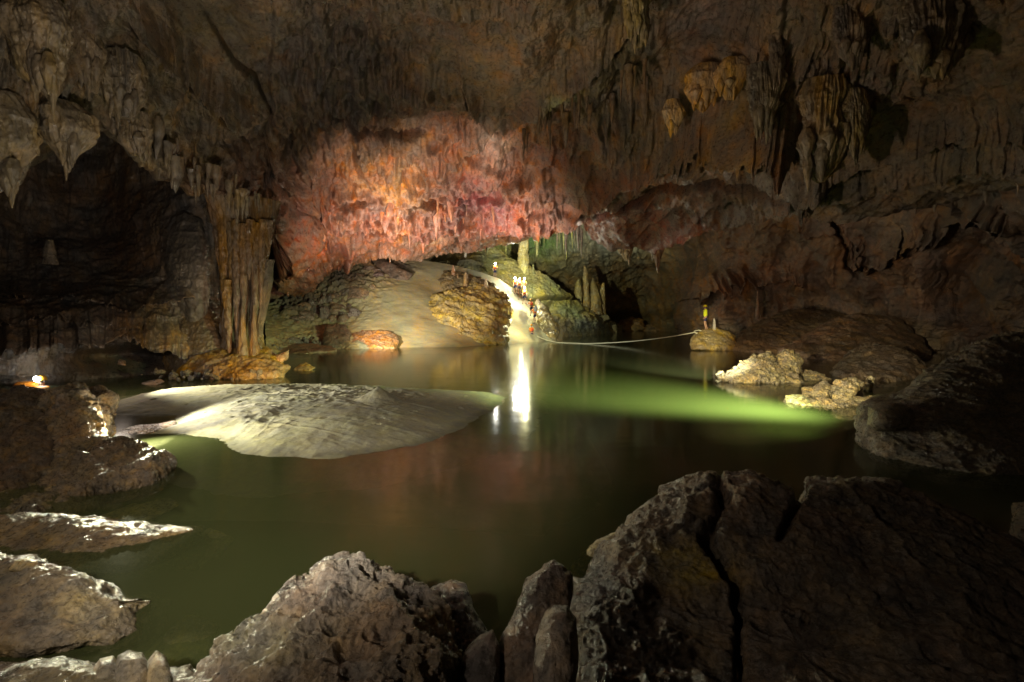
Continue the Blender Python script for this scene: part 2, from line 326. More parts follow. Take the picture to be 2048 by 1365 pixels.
A_T = [(1290, 200, 90, 60, (.19, .115, .07)), (1240, 355, 90, 40, (.21, .13, .08)), (1400, 300, 110, 22, (.30, .13, .08)), (480, 60, 300, 160, (.19, .125, .075)), (200, 200, 320, 260, (.17, .125, .075)), (430, 300, 120, 120, (.17, .12, .07)), (1000, 130, 150, 130, (.23, .14, .085)), (680, 150, 140, 200, (.10, .075, .06)), (1270, 120, 110, 180, (.14, .10, .055)),
       (1500, 170, 110, 70, (.34, .17, .06)), (1400, 60, 110, 90, (.16, .10, .09)), (1330, 420, 130, 60, (.30, .11, .085)), (1500, 340, 160, 60, (.17, .11, .075)), (1750, 150, 250, 200, (.16, .10, .065)),
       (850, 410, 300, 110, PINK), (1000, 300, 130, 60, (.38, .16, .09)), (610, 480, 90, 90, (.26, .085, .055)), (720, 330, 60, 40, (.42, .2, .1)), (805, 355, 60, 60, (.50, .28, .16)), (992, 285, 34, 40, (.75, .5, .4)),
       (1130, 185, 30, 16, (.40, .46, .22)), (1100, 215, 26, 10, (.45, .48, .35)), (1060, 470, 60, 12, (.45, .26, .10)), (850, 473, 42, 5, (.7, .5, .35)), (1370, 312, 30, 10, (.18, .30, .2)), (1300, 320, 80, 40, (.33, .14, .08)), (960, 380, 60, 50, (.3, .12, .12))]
def mott(U, V, c, s, a=.35):
    k = np.zeros_like(U); n = fbm(U/60, V/45, k, 5, s)[..., None]; n2 = fbm(U/22, V/30, k, 4, s+7)[..., None]
    return np.clip(c*(1+a*1.6*n)*(1+np.array([.25, 0, -.25])*n2), .01, .9)
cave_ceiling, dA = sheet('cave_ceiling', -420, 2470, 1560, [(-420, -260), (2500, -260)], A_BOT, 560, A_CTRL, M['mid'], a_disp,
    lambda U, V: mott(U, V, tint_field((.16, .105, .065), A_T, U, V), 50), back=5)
tag(cave_ceiling, kind='structure')

# back chamber and right wall ------------------------------------------
B_CTRL = [(480, 380, 48), (480, 720, 38), (620, 480, 45), (620, 600, 41), (760, 480, 50), (760, 620, 47), (900, 470, 60), (900, 600, 62), (1050, 440, 66), (1050, 560, 70), (1180, 440, 62), (1200, 560, 76), (1250, 640, 84), (1250, 710, 84),
          (1300, 450, 55), (1320, 560, 78), (1335, 650, 78), (1365, 640, 58), (1370, 480, 52), (1360, 560, 58), (1450, 380, 38), (1450, 520, 46), (1450, 650, 46), (1600, 350, 31), (1600, 480, 37), (1600, 620, 40), (1800, 340, 24), (1800, 480, 28), (1800, 620, 32), (1800, 740, 30),
          (2048, 320, 17), (2048, 500, 20), (2048, 660, 25), (2048, 780, 21), (2500, 300, 11), (2500, 560, 12), (2500, 800, 12)]
def b_disp(U, V, G, N, T):
    X, Y, Z = G[..., 0], G[..., 1], G[..., 2]; Dm = Y/FPX
    wu = U+8*fbm(X*.3, Y*.3, Z*.3, 3, 80); wv = V+10*fbm(X*.3, Y*.3, Z*.3, 3, 81)
    ch = gb(U, V, 1150, 470, 170, 60); rw = sm(1380, 1500, U)
    off = N*(1.6*fbm(X*.12, Y*.12, Z*.12, 3, 14)+.9*ridge(X*.3, Y*.3, Z*.22, 4, 15)+.3*fbm(X*1., Y*1., Z*.7, 4, 16)+.12*ridge(X*2.5, Y*2.5, Z*2, 3, 17))[..., None]
    m = np.clip(.2+ch+.75*rw*gb(U, V, 1750, 500, 400, 110), 0, 1)
    h = 40*drips(wu, wv, 46, 110, 51)*m*rw+22*drips(wu, wv, 22, 70, 52)*m+16*drips(wu, wv, 9, 34, 53, .8, (.25, .6))*np.clip(ch*1.4+.3*rw, 0, 1)+9*drips(wu, wv, 5, 22, 54, .7)*ch
    st = 2.2*ledge(U, V, [(1340, 600), (1420, 590), (1550, 560), (1650, 590)], 40, 22, 20, .05)+2.0*ledge(U, V, [(1640, 400), (1700, 500), (1740, 540), (1800, 500), (1900, 450), (2100, 430)], 60, 23, 25)
    st += 1.5*ledge(U, V, [(1480, 420), (1560, 450), (1640, 470), (1700, 480)], 50, 24, 10)-3.5*gb(U, V, 1940, 560, 50, 60)-5*gb(U, V, 1250, 640, 60, 16)-6*gb(U, V, 1345, 645, 14, 22)
    crack = -2.0*np.exp(-(np.abs(U-np.interp(V, [390, 430, 480, 520, 560], [1645, 1668, 1690, 1700, 1735]))/5)**2)*sm(385, 400, V)*(1-sm(520, 560, V))
    toward = -G/np.linalg.norm(G, axis=-1, keepdims=True)
    return off+toward*(h*Dm*1.1+st+crack)[..., None]
B_T = [(620, 540, 160, 120, (.17, .09, .065)), (1150, 470, 200, 60, (.26, .22, .13)), (960, 480, 130, 50, (.26, .24, .10)), (1080, 480, 50, 30, (.14, .25, .10)), (1210, 480, 80, 50, (.26, .24, .22)), (1250, 580, 110, 70, (.17, .11, .06)), (1480, 520, 160, 140, (.28, .15, .09)), (1440, 600, 100, 50, (.30, .16, .10)),  # green patches put the far chamber's greenish light into the rock tint
       (1750, 520, 230, 130, (.20, .13, .09)), (1500, 420, 120, 30, (.28, .14, .07)), (1210, 640, 100, 30, (.25, .17, .07))]
cave_wall, dB = sheet('cave_wall', 470, 2500, 1150, [(470, 380), (1100, 395), (1180, 385), (1500, 350), (2500, 260)], [(470, 730), (1400, 735), (2500, 850)], 400, B_CTRL, M['far'], b_disp,
    lambda U, V: mott(U, V, tint_field((.2, .13, .085), B_T, U, V), 60), back=0)
tag(cave_wall, kind='structure')

# left wall -------------------------------------------------------------
L_CTRL = [(-420, 150, 10), (-420, 800, 11), (0, 180, 19), (0, 450, 18), (0, 560, 16.5), (0, 640, 14), (0, 770, 14), (200, 200, 22), (200, 450, 21), (200, 560, 17.5), (200, 640, 15.5), (200, 760, 15.5),
          (330, 420, 19.5), (330, 560, 18), (380, 470, 17.8), (390, 600, 17.2), (350, 740, 17), (450, 450, 18.5), (450, 600, 18.8), (450, 740, 18), (560, 450, 22), (560, 600, 22), (560, 740, 21)]
def l_disp(U, V, G, N, T):
    X, Y, Z = G[..., 0], G[..., 1], G[..., 2]; Dm = Y/FPX
    up = 1-sm(540, 580, V)
    off = N*(.5*fbm(X*.3, Y*.3, Z*.3, 3, 24)+.28*ridge(X*.7, Y*.7, Z*1.2, 4, 25)*(1-.6*up)+.10*fbm(X*2, Y*2, Z*2, 4, 26)+.05*ridge(X*4, Y*4, Z*5, 3, 27))[..., None]
    wu = U+6*fbm(X*.6, Y*.6, Z*.3, 3, 82)
    h = (34*drips(wu, V, 40, 330, 61)+12*np.maximum(0, ridge(wu/26, V/260, V*0, 3, 62)))*up
    st = 1.2*ledge(U, V, [(-200, 600), (120, 590), (260, 625), (360, 600), (430, 590)], 45, 31, 10)+1.6*ledge(U, V, [(-200, 720), (60, 700), (180, 690), (250, 668), (300, 700), (420, 720)], 80, 32, 12)
    st += .7*ledge(U, V, [(-200, 660), (100, 640), (240, 655), (330, 640)], 40, 33, 8)-2.2*gb(U, V, 245, 720, 95, 20)
    toward = -G/np.linalg.norm(G, axis=-1, keepdims=True)
    return off+toward*(h*Dm+st)[..., None]
L_T = [(100, 470, 120, 110, (.16, .135, .115)), (380, 500, 50, 130, (.2, .17, .15)), (250, 440, 60, 100, (.14, .08, .05)), (420, 700, 100, 50, (.28, .15, .05)), (300, 720, 120, 30, (.10, .09, .085))]
cave_wall_left, dL = sheet('cave_wall', -420, 506, 620, [(-420, 150), (560, 180)], [(-420, 860), (100, 800), (300, 775), (560, 765)], 460, L_CTRL, M['flow'], l_disp,
    lambda U, V: mott(U, V, tint_field((.155, .11, .075), L_T, U, V), 90), back=0)
tag(cave_wall_left, kind='structure')
# the rest of the cavern behind the camera
az = np.linspace(R_(56), R_(360-56), 160); el = np.linspace(R_(-12), R_(90), 60)
AZ, EL = np.meshgrid(az, el); rr = 1+.12*fbm(np.cos(AZ)*3, np.sin(AZ)*3, EL*3, 4, 40)
Gh = np.stack([np.sin(AZ)*np.cos(EL)*17*rr, np.cos(AZ)*np.cos(EL)*17*rr, CAMZ+np.sin(EL)*9.2*rr], -1)
tag(grid_mesh('cave_wall', Gh, M['mid'], np.array((.15, .10, .07)), flip=True), kind='structure')

# ------------------------------------------------------------------ water
def flat(name, x0, x1, y0, y1, z, mat):
    X, Y = np.meshgrid(np.linspace(x0, x1, 60), np.linspace(y0, y1, 60))
    return tag(grid_mesh(name, np.stack([X, Y, X*0+z], -1), mat), kind='structure')
WC = (.125, .142, .055)
flat('water', -40, 75, -16, 100, 0, water_mat('water_surface', .34, WC, True, .105))
flat('water_murk', -40, 75, -16, 100, -.14, water_mat('water_murk', .42, WC, False))
flat('water_murk', -40, 75, -16, 100, -.38, water_mat('water_murk_deep', .75, WC, False))
flat('riverbed', -40, 75, -16, 100, -.9, plain('river_mud', (.09, .095, .04), .9))

# ------------------------------------------------------------------ rocks
def karst(sc, amp, cup=1.0, rg=.5, strat=0, sd=0, tilt=(.25, .1)):
    def f(G):
        X, Y, Z = G[..., 0]*sc+sd*3.7, G[..., 1]*sc, G[..., 2]*sc
        wx = X+.35*fbm(X*.8, Y*.8, Z*.8, 3, sd+1); wz = Z+.35*fbm(X*.8, Y*.8, Z*.8, 3, sd+2)
        r = .75*fbm(X*.45, Y*.45, Z*.45, 3, sd)+rg*.5*ridge(X*.9, Y*.9, Z*1.0, 4, sd+4)
        if cup: r = r+cup*(.85*(worley(wx*1.3, Y*1.3, wz*1.3, sd+5)-.45)+.5*(worley(wx*3.1, Y*3.1, wz*3.1, sd+6)-.45)+.22*(worley(wx*7.5, Y*7.5, wz*7.5, sd+16)-.45))
        r = r+.16*fbm(X*7, Y*7, Z*7, 4, sd+7)
        if strat: 
            q = Z+tilt[0]*X+tilt[1]*Y+.15*fbm(X, Y, Z, 3, sd+3); r = r+strat*.35*ridge(q*2.2, X*.25, Y*.25, 3, sd+8)
        return r*amp
    return f
def rock(name, outline, dt, db, tf, tb, mat, col, f, nt=260, nf=130, c=None, parent=None, jag=.02, pw=.75, seed=0, box=None, var=.3, regs=()):
    pts = np.array(outline, float)
    if c is None: c = pts.mean(0)
    c = np.array(c, float)
    dense = np.concatenate([pts[i]+(pts[(i+1) % len(pts)]-pts[i])*np.linspace(0, 1, 40, endpoint=False)[:, None] for i in range(len(pts))])
    rel = dense-c; ang = np.arctan2(rel[:, 1], rel[:, 0]); rad = np.hypot(rel[:, 0], rel[:, 1])
    o = np.argsort(ang); ang, rad = ang[o], rad[o]
    th = np.linspace(-math.pi, math.pi, nt, endpoint=False)
    r = np.interp(th, ang, rad, period=2*math.pi)
    k = np.zeros_like(th); rb = np.convolve(np.concatenate([r[-nt//8:], r, r[:nt//8]]), np.ones(nt//8+1)/(nt//8+1), 'same')[nt//8:nt//8+nt] if nt//8 else r; r = r*(1+jag*fbm(np.cos(th)*6+seed, np.sin(th)*6, k, 4, 3)+jag*.6*ridge(np.cos(th)*14+seed, np.sin(th)*14, k, 3, 9))
    ph = np.linspace(0.0, math.pi, nf)[:, None]
    s = np.sin(ph)**pw; s[0] = s[-1] = 0
    rb = rb*.5+rb.mean()*.5; w_ = s**3; r = rb*(1-w_)+r*w_
    U = c[0]+r*np.cos(th)*s; V = c[1]+r*np.sin(th)*s
    v0, v1 = pts[:, 1].min(), pts[:, 1].max()
    D = dt+(db-dt)*np.clip((V-v0)/(v1-v0), 0, 1)
    cp = np.cos(ph); D = D-np.where(cp > 0, tf*np.abs(cp), -tb*np.abs(cp))+0*U
    D = np.maximum(D, .25)
    G = np.stack([(U-CU)/FPX*D, D, CAMZ+(HV-V)/FPX*D], -1)
    N = normals(G, True); cen = G.mean((0, 1))
    if ((G-cen)*N).sum() < 0: N = -N
    poles = sm(0, .10, np.sin(ph))[..., None]+0*N
    G2 = G+N*f(G)[..., None]
    G2[0] = G2[0].mean(0); G2[-1] = G2[-1].mean(0)
    cc = np.zeros(U.shape+(3,))+np.array(col)
    for (u, v, ru, rv, cl) in regs:
        w_ = np.clip(gb(U, V, u, v, ru, rv)*1.3, 0, 1)[..., None]; cc = cc*(1-w_)+np.array(cl)*w_
    sc_ = 2.5/max(.3, (v1-v0)/FPX*dt)
    n = fbm(G[..., 0]*sc_*2+seed, G[..., 1]*sc_*2, G[..., 2]*sc_*2, 5, 31+seed)[..., None]
    return grid_mesh(name, G2, mat, np.clip(cc*(1+2*var*n), .01, .9), wrap=True, flip=True, parent=parent)
BR, GR, YL, DK = (.17, .115, .07), (.20, .165, .125), (.42, .32, .17), (.085, .065, .05)
# foreground
def crackf(base, u_at_v, wpx, dep):
    def f(G):
        D = np.maximum(G[..., 1], .3); U = CU+G[..., 0]/D*FPX; V = HV-(G[..., 2]-CAMZ)/D*FPX
        x = np.interp(V, *zip(*u_at_v))+13*fbm(V*.035, V*0, V*0, 4, 77); wv = (.75+.9*np.clip(.4+fbm(V*.03, V*0+4, V*0, 4, 79), 0, 1))* np.interp(V, [950, 1000, 1050, 1100, 1200, 1365], [4, 9, 14, 12, 7, 8])*wpx
        y2 = 1200+(U-1480)*.32+9*fbm(U*.03, U*0, U*0, 4, 81); y3 = 1015-(U-1440)*.5+6*fbm(U*.04, U*0, U*0, 4, 83)
        side = .05*np.exp(-((V-y2)/3.2)**2)*sm(1480, 1500, U)*(1-sm(1640, 1760, U))+.06*np.exp(-((V-y3)/4)**2)*sm(1300, 1340, U)*(1-sm(1420, 1440, U))
        side = side+.16*np.exp(-((U-(1600+(V-990)*-.45))/9)**2)*sm(960, 990, V)*(1-sm(1060, 1100, V))
        return base(G)-side-dep*np.exp(-(np.abs(U-x)/wv)**3)*sm(950, 985, V)
    return f
o = rock('boulder', [(1135, 1150), (1165, 1170), (1200, 1120), (1240, 1065), (1290, 1020), (1330, 985), (1380, 972), (1430, 960), (1500, 965), (1560, 985), (1595, 992), (1610, 975), (1700, 968), (1780, 975), (1830, 995), (1900, 1020), (2000, 1070), (2150, 1110), (2300, 1300), (2300, 1750), (1700, 1800), (1150, 1750), (1080, 1500), (1130, 1300)],
         4.0, 1.55, .45, 1.2, M['near'], (.125, .088, .06), crackf(karst(3.2, .10, .45, 1.2, 1.0, 2, (.3, .6)), [(950, 1445), (1020, 1440), (1080, 1410), (1120, 1440), (1180, 1475), (1365, 1480), (1700, 1480)], 1.0, .20), 760, 420, c=(1600, 1300), jag=.015, pw=.6, seed=3,
         regs=[(1380, 1130, 80, 40, (.24, .16, .04)), (1470, 990, 70, 25, (.22, .14, .09)), (1190, 1180, 40, 60, (.06, .05, .045))])
tag(o, 'huge dark wet boulder split by a deep crack at the bottom right', 'boulder')
o = rock('boulder', [(380, 1375), (480, 1290), (560, 1210), (590, 1180), (640, 1160), (655, 1140), (686, 1122), (720, 1130), (760, 1155), (800, 1165), (850, 1188), (875, 1215), (885, 1270), (900, 1320), (905, 1500), (600, 1600), (330, 1500)],
         2.75, 1.7, .38, .7, M['near'], (.25, .175, .115), karst(4.5, .08, 1.2, 1.0, .3, 5), 560, 300, c=(680, 1330), jag=.02, pw=.6, seed=5, regs=[(700, 1150, 120, 40, (.33, .27, .22)), (520, 1290, 90, 60, (.22, .19, .12)), (820, 1200, 50, 30, (.14, .11, .09))])
tag(o, 'pale brown boulder with a scalloped spiky crest at the bottom centre', 'boulder')
o = rock('rock_pinnacle', [(985, 1400), (1010, 1280), (1040, 1215), (1055, 1160), (1085, 1138), (1105, 1122), (1125, 1135), (1143, 1150), (1140, 1190), (1125, 1225), (1120, 1400), (1050, 1550)],
         2.5, 1.9, .16, .25, M['near'], (.20, .14, .10), karst(6, .03, .8, .6, .1, 7), 300, 200, c=(1070, 1280), jag=.02, seed=7)
tag(o, 'tall narrow rock pinnacle with a forked tip at the bottom centre', 'rock')
o = rock('rock_pinnacle', [(1072, 1450), (1070, 1330), (1075, 1270), (1090, 1225), (1110, 1208), (1135, 1212), (1150, 1235), (1152, 1300), (1140, 1450), (1100, 1550)],
         2.15, 1.75, .14, .2, M['near'], (.21, .155, .115), karst(6, .022, .5, .5, .1, 8), 260, 180, c=(1112, 1330), jag=.01, seed=8)
tag(o, 'rounded rock pinnacle leaning on the forked one', 'rock')
o = rock('rock_pinnacle', [(862, 1180), (880, 1170), (905, 1163), (930, 1172), (940, 1210), (965, 1250), (990, 1300), (985, 1500), (880, 1500), (890, 1280)],
         2.9, 2.2, .18, .25, M['near'], (.07, .055, .045), karst(6, .03, .8, .6, .1, 9), 240, 160, c=(925, 1320), seed=9, regs=[(905, 1172, 16, 10, (.2, .13, .08))])
tag(o, 'low black rock stub between the pale boulder and the pinnacles', 'rock')
o = rock('rock_pinnacle', [(895, 1375), (930, 1300), (960, 1268), (985, 1260), (1000, 1290), (1000, 1400), (950, 1500)], 2.2, 1.9, .1, .2, M['near'], (.10, .08, .07), karst(6, .02, .5, .6, .1, 10), 200, 120, seed=10)
tag(o, 'dark wedge of rock at the foot of the forked pinnacle', 'rock')
# left foreground shelves
o = rock('rock_shelf', [(-200, 1040), (-40, 1040), (60, 1035), (140, 1040), (250, 1045), (330, 1048), (375, 1052), (405, 1050), (415, 1058), (380, 1082), (350, 1110), (300, 1140), (200, 1150), (60, 1160), (-200, 1170)],
         4.55, 3.85, .25, .5, M['near'], (.22, .15, .08), karst(3.5, .05, .9, .6, .6, 12), 460, 200, c=(120, 1092), pw=.6, seed=12)
tag(o, 'long brown rock shelf tapering to a point in the water at the left', 'rock')
o = rock('boulder', [(-200, 1110), (-40, 1105), (60, 1120), (150, 1150), (240, 1180), (262, 1200), (310, 1190), (300, 1240), (280, 1280), (215, 1300), (120, 1310), (0, 1320), (-200, 1350)],
         3.7, 2.75, .35, .5, M['near'], (.27, .20, .12), karst(3.2, .06, 1.2, .5, .2, 13), 460, 240, c=(80, 1220), pw=.6, seed=13)
tag(o, 'pitted tan boulder shining wet at the lower left edge', 'boulder')
o = rock('rock_slab', [(18, 1140), (30, 1122), (55, 1116), (75, 1122), (72, 1136), (45, 1146)], 3.35, 3.25, .05, .08, M['near'], (.50, .36, .18), karst(8, .012, .5, .5, .3, 14), 120, 60)
tag(o, 'small bright yellow slab lying on the tan boulder', 'rock')
for i, (ol, lab) in enumerate([([(228, 1345), (236, 1312), (258, 1300), (286, 1306), (302, 1335), (306, 1400), (262, 1420), (222, 1400)], 'round pale stone in the middle of three at the lower left'),
        ([(130, 1420), (168, 1360), (200, 1318), (226, 1312), (242, 1340), (248, 1400), (200, 1450)], 'pale pointed stone left of the round one'),
        ([(288, 1400), (296, 1325), (312, 1302), (332, 1315), (345, 1360), (340, 1420)], 'narrow pale stone right of the round one'),
        ([(335, 1400), (345, 1360), (362, 1335), (380, 1330), (390, 1350), (385, 1400)], 'knobbly pale stone nearest the water at the bottom edge')]):
    o = rock('stone', ol, 2.45, 2.25, .08, .12, M['near'], (.27, .21, .14), karst(6, .015, .4, .4, 0, 15+i), 160, 90, seed=i, jag=.01); tag(o, lab, 'rock')
o = rock('rock_shelf', [(-200, 1345), (0, 1330), (120, 1320), (200, 1345), (230, 1335), (300, 1332), (390, 1350), (430, 1500), (100, 1600), (-200, 1600)], 2.5, 1.8, .12, .3, M['near'], (.18, .135, .075), karst(5, .035, .8, .6, .3, 20), 320, 160, c=(110, 1450), seed=20)
tag(o, 'dark rock shelf along the bottom left corner carrying pale stones', 'rock')
o = rock('rock_shelf', [(260, 1155), (300, 1145), (340, 1165), (330, 1200), (300, 1280), (200, 1320), (120, 1330), (200, 1200)], 3.7, 3.1, .05, .2, M['near'], (.2, .16, .07), karst(5, .03, .6, .5, .2, 21), 200, 100, seed=21)
o.location.z = -.16; tag(o, 'drowned rock just under the surface beside the tan boulder', 'rock')
for i, (ol, dt, db, z_, lab) in enumerate([([(330, 1030), (420, 1010), (470, 1030), (440, 1060), (390, 1090), (330, 1080)], 4.6, 4.2, -.24, 'drowned tip of the long shelf under green water'),
        ([(230, 1330), (300, 1250), (380, 1180), (430, 1200), (400, 1280), (340, 1350), (260, 1370)], 3.2, 2.7, -.2, 'drowned slab under the water at the lower left'),
        ([(1130, 1180), (1150, 1120), (1200, 1070), (1260, 1040), (1300, 1050), (1240, 1120), (1180, 1220)], 4.1, 3.5, -.08, 'drowned olive rock along the left side of the cracked boulder'),
        ([(150, 1040), (260, 1000), (340, 985), (360, 1000), (300, 1030), (200, 1050)], 5.2, 4.6, -.06, 'drowned ledge below the jagged ridged rock')]):
    o = rock('drowned_rock', ol, dt, db, .05, .3, M['near'], (.34, .27, .12), karst(3, .05, .6, .7, .4, 160+i), 240, 100, seed=160+i); o.location.z = z_; tag(o, lab, 'rock')
# left outcrop
LO = [([(-150, 800), (0, 788), (60, 786), (80, 790), (110, 830), (110, 920), (70, 1000), (-40, 1040), (-200, 1050)], 7.6, 5.4, .7, 'dark outcrop at the left edge below the caver', (.17, .11, .065), 0),
      ([(95, 800), (115, 784), (150, 779), (165, 795), (175, 830), (182, 870), (180, 905), (150, 930), (110, 925), (85, 870)], 7.4, 6.4, .45, 'brown rock tower glowing beside the hidden lamp', (.30, .20, .11), 1),
      ([(180, 792), (200, 782), (214, 795), (216, 822), (208, 850), (214, 868), (204, 885), (190, 880), (186, 840)], 7.9, 7.4, .2, 'thin rock flake standing at the left end of the sandbar', (.28, .19, .11), 2),
      ([(100, 930), (140, 900), (185, 890), (215, 902), (245, 898), (275, 900), (300, 912), (322, 930), (328, 942), (300, 965), (240, 985), (150, 1000), (95, 990)], 6.6, 5.35, .4, 'jagged ridged rock jutting into the water at the left', (.24, .165, .095), 3),
      ([(100, 1010), (115, 995), (130, 990), (142, 1005), (150, 1030), (120, 1040)], 5.3, 4.9, .15, 'small upright stone on the shore below the ridged rock', (.26, .18, .09), 4),
      ([(-200, 1000), (0, 990), (90, 985), (180, 995), (230, 1000), (180, 1020), (60, 1040), (-200, 1060)], 5.6, 4.7, .3, 'low muddy rock bench along the left shore', (.17, .13, .07), 5)]
for ol, dt, db, tf, lab, col, i in LO:
    o = rock('outcrop', ol, dt, db, tf, .6, M['near'], col, karst(2.6, .14 if i != 4 else .03, 1.2, 1.5, .6, 30+i), 380 if i in (0, 1, 3, 5) else 180, 200 if i in (0, 1, 3, 5) else 90, pw=.65, seed=30+i, jag=.05)
    tag(o, lab, 'rock')
o = rock('rock_spit', [(198, 880), (225, 865), (270, 852), (320, 848), (350, 842), (352, 850), (320, 862), (285, 872), (240, 884)], 8.7, 7.7, .1, .3, M['near'], (.30, .19, .12), karst(4, .03, .8, .5, .4, 40), 200, 80, seed=40)
tag(o, 'low reddish rock spit running into the pale sandbar', 'rock')
# right mid rock
o = rock('boulder', [(1722, 880), (1718, 850), (1722, 820), (1745, 808), (1780, 805), (1800, 800), (1830, 780), (1850, 740), (1900, 715), (1960, 685), (2048, 660), (2200, 640), (2400, 700), (2400, 1050), (2200, 1010), (2048, 975), (1960, 962), (1880, 958), (1800, 935), (1750, 915)],
         9.5, 5.6, .8, 1.5, M['near'], (.12, .088, .058), karst(1.6, .16, .3, 1.0, 1.4, 44, (.1, .3)), 700, 340, c=(2000, 840), pw=.6, seed=44, jag=.02)
tag(o, 'massive dark boulder filling the right edge above the water', 'boulder')
o = rock('boulder', [(1735, 850), (1738, 815), (1760, 806), (1790, 806), (1820, 815), (1838, 840), (1820, 858), (1780, 862), (1750, 862)], 7.2, 6.9, .45, .5, M['near'], (.14, .10, .065), karst(2, .04, .5, .5, .5, 45), 200, 120, seed=45)
tag(o, 'rounded dark rock knob on the left end of the massive dark boulder', 'boulder')
o = rock('rock_tip', [(2030, 1010), (2050, 1005), (2120, 1020), (2150, 1150), (2040, 1120), (2025, 1070)], 4.2, 3.6, .3, .5, M['near'], BR, karst(4, .04, .8, .6, .2, 46), 160, 90, seed=46)
tag(o, 'dark rock tip at the right edge behind the cracked boulder', 'rock')
# lit karst islets
KI = [([(1448, 748), (1480, 735), (1500, 722), (1540, 712), (1550, 716), (1548, 735), (1570, 738), (1595, 765), (1560, 768), (1500, 765), (1462, 758)], 15.8, 14.5, .5, 'ragged yellow rock islet rising in front of the brown mounds'),
      ([(1558, 730), (1560, 712), (1570, 704), (1590, 708), (1604, 722), (1598, 742), (1580, 752), (1565, 748)], 15.6, 15.2, .3, 'upright slab at the peak of the ragged islet'),
      ([(1600, 752), (1615, 744), (1645, 752), (1665, 764), (1640, 768), (1608, 764)], 15.8, 15.0, .15, 'shadowed tail of rock behind the ragged islet'),
      ([(1585, 806), (1590, 798), (1610, 800), (1650, 806), (1700, 812), (1733, 822), (1736, 832), (1700, 832), (1640, 824), (1600, 813)], 11.2, 10.2, .15, 'low jagged yellow reef along the edge of the green water'),
      ([(1670, 800), (1672, 770), (1690, 762), (1712, 760), (1720, 775), (1705, 790), (1712, 806), (1690, 815)], 11.6, 11.0, .2, 'tallest knobbly lump of the yellow reef'),
      ([(1705, 815), (1720, 800), (1770, 795), (1812, 800), (1815, 812), (1780, 815), (1730, 822)], 11.2, 10.6, .2, 'flat pale rocks at the right end of the yellow reef'),
      ([(1625, 790), (1632, 775), (1650, 768), (1665, 780), (1660, 792), (1640, 797)], 12.3, 11.9, .15, 'small knobbly lump standing behind the yellow reef'),
      ([(1608, 795), (1610, 780), (1622, 777), (1630, 785), (1622, 797)], 12.4, 12.1, .12, 'leftmost small lump behind the yellow reef'),
      ([(1730, 775), (1732, 762), (1742, 758), (1745, 768), (1738, 778)], 13.2, 12.9, .1, 'tiny pale stone in the dark water behind the yellow reef'),
      ([(1434, 750), (1440, 744), (1452, 746), (1450, 754), (1438, 755)], 15.9, 15.7, .1, 'tiny stone off the left tip of the ragged islet')]
for i, (ol, dt, db, tf, lab) in enumerate(KI):
    big = len(ol) > 8
    o = rock('karst_rock', ol, dt, db, tf, .35, M['near'], (.46, .35, .19), karst(4.2, .085 if big else .05, 1.5, 1.4, 1.6, 50+i, (.7, .3)), 420 if big else 200, 180 if big else 100, seed=50+i, jag=.34, pw=.8)
    tag(o, lab, 'rock')
# mounds and the guide's rock
MD = [([(1470, 700), (1475, 672), (1520, 645), (1560, 630), (1620, 622), (1680, 630), (1740, 650), (1780, 690), (1700, 722), (1560, 718), (1490, 712)], 37, 27.5, 2.2, 'broad brown flowstone mound behind the guide', (.17, .12, .07)),
      ([(1560, 705), (1600, 680), (1660, 645), (1720, 630), (1790, 640), (1840, 680), (1860, 720), (1800, 745), (1700, 740), (1620, 722)], 31, 22, 2.0, 'reddish brown mound right of the broad one', (.17, .105, .065)),
      ([(1660, 745), (1690, 715), (1740, 695), (1790, 700), (1830, 720), (1850, 750), (1820, 775), (1750, 785), (1690, 770)], 19, 15, 1.2, 'dark rock hump behind the yellow reef', (.13, .09, .06))]
for i, (ol, dt, db, tf, lab, col) in enumerate(MD):
    o = rock('rock_mound', ol, dt, db, tf, 3, M['mid'], col, karst(.9, .32, .5, 1.1, 1.0, 70+i), 380, 200, seed=70+i, jag=.02, pw=.65); tag(o, lab, 'rock')
o = rock('boulder', [(1380, 690), (1382, 678), (1392, 668), (1405, 660), (1430, 657), (1455, 664), (1468, 675), (1470, 700), (1425, 702), (1385, 700)], 31.5, 29.6, .8, 1.5, M['mid'], (.34, .23, .09), karst(1.2, .14, .8, .8, .3, 80), 240, 140, seed=80)
tag(o, 'yellow brown boulder at the water edge under the guide', 'boulder')

# ------------------------------------------------------------------ far slope
S_CTRL = [(530, 600, 40), (530, 720, 24), (600, 570, 42), (600, 640, 36), (600, 700, 32), (700, 525, 44), (700, 620, 38), (700, 700, 31), (780, 508, 47), (800, 600, 40), (800, 700, 32.5), (900, 530, 47), (900, 600, 42.5), (900, 700, 33),
          (1000, 560, 49), (1000, 620, 45), (1020, 700, 36), (1040, 590, 50.5), (1049, 608, 48.5), (1063, 630, 47.2), (1070, 648, 45.2), (1070, 690, 40), (1130, 650, 50), (1130, 700, 42)]
def s_disp(U, V, G, N, T):
    X, Y, Z = G[..., 0], G[..., 1], G[..., 2]
    rub = np.clip(gb(U, V, 620, 610, 90, 45)+gb(U, V, 700, 560, 60, 30)+gb(U, V, 620, 690, 90, 16)+.8*gb(U, V, 780, 535, 40, 18), 0, 1)
    h = .30*fbm(X*.22, Y*.22, Z*.22, 3, 34)+.03*fbm(X*1.2, Y*1.2, Z*1.6, 4, 35)+.02*ridge(X*.35, Y*.5, Z*2.4, 3, 36)*(1-rub)+rub*(.55*(worley(X*1.2, Y*1.2, Z*1.2, 37)-.4)+.4*fbm(X*3, Y*3, Z*3, 3, 38)+.2)
    return N*h[..., None]
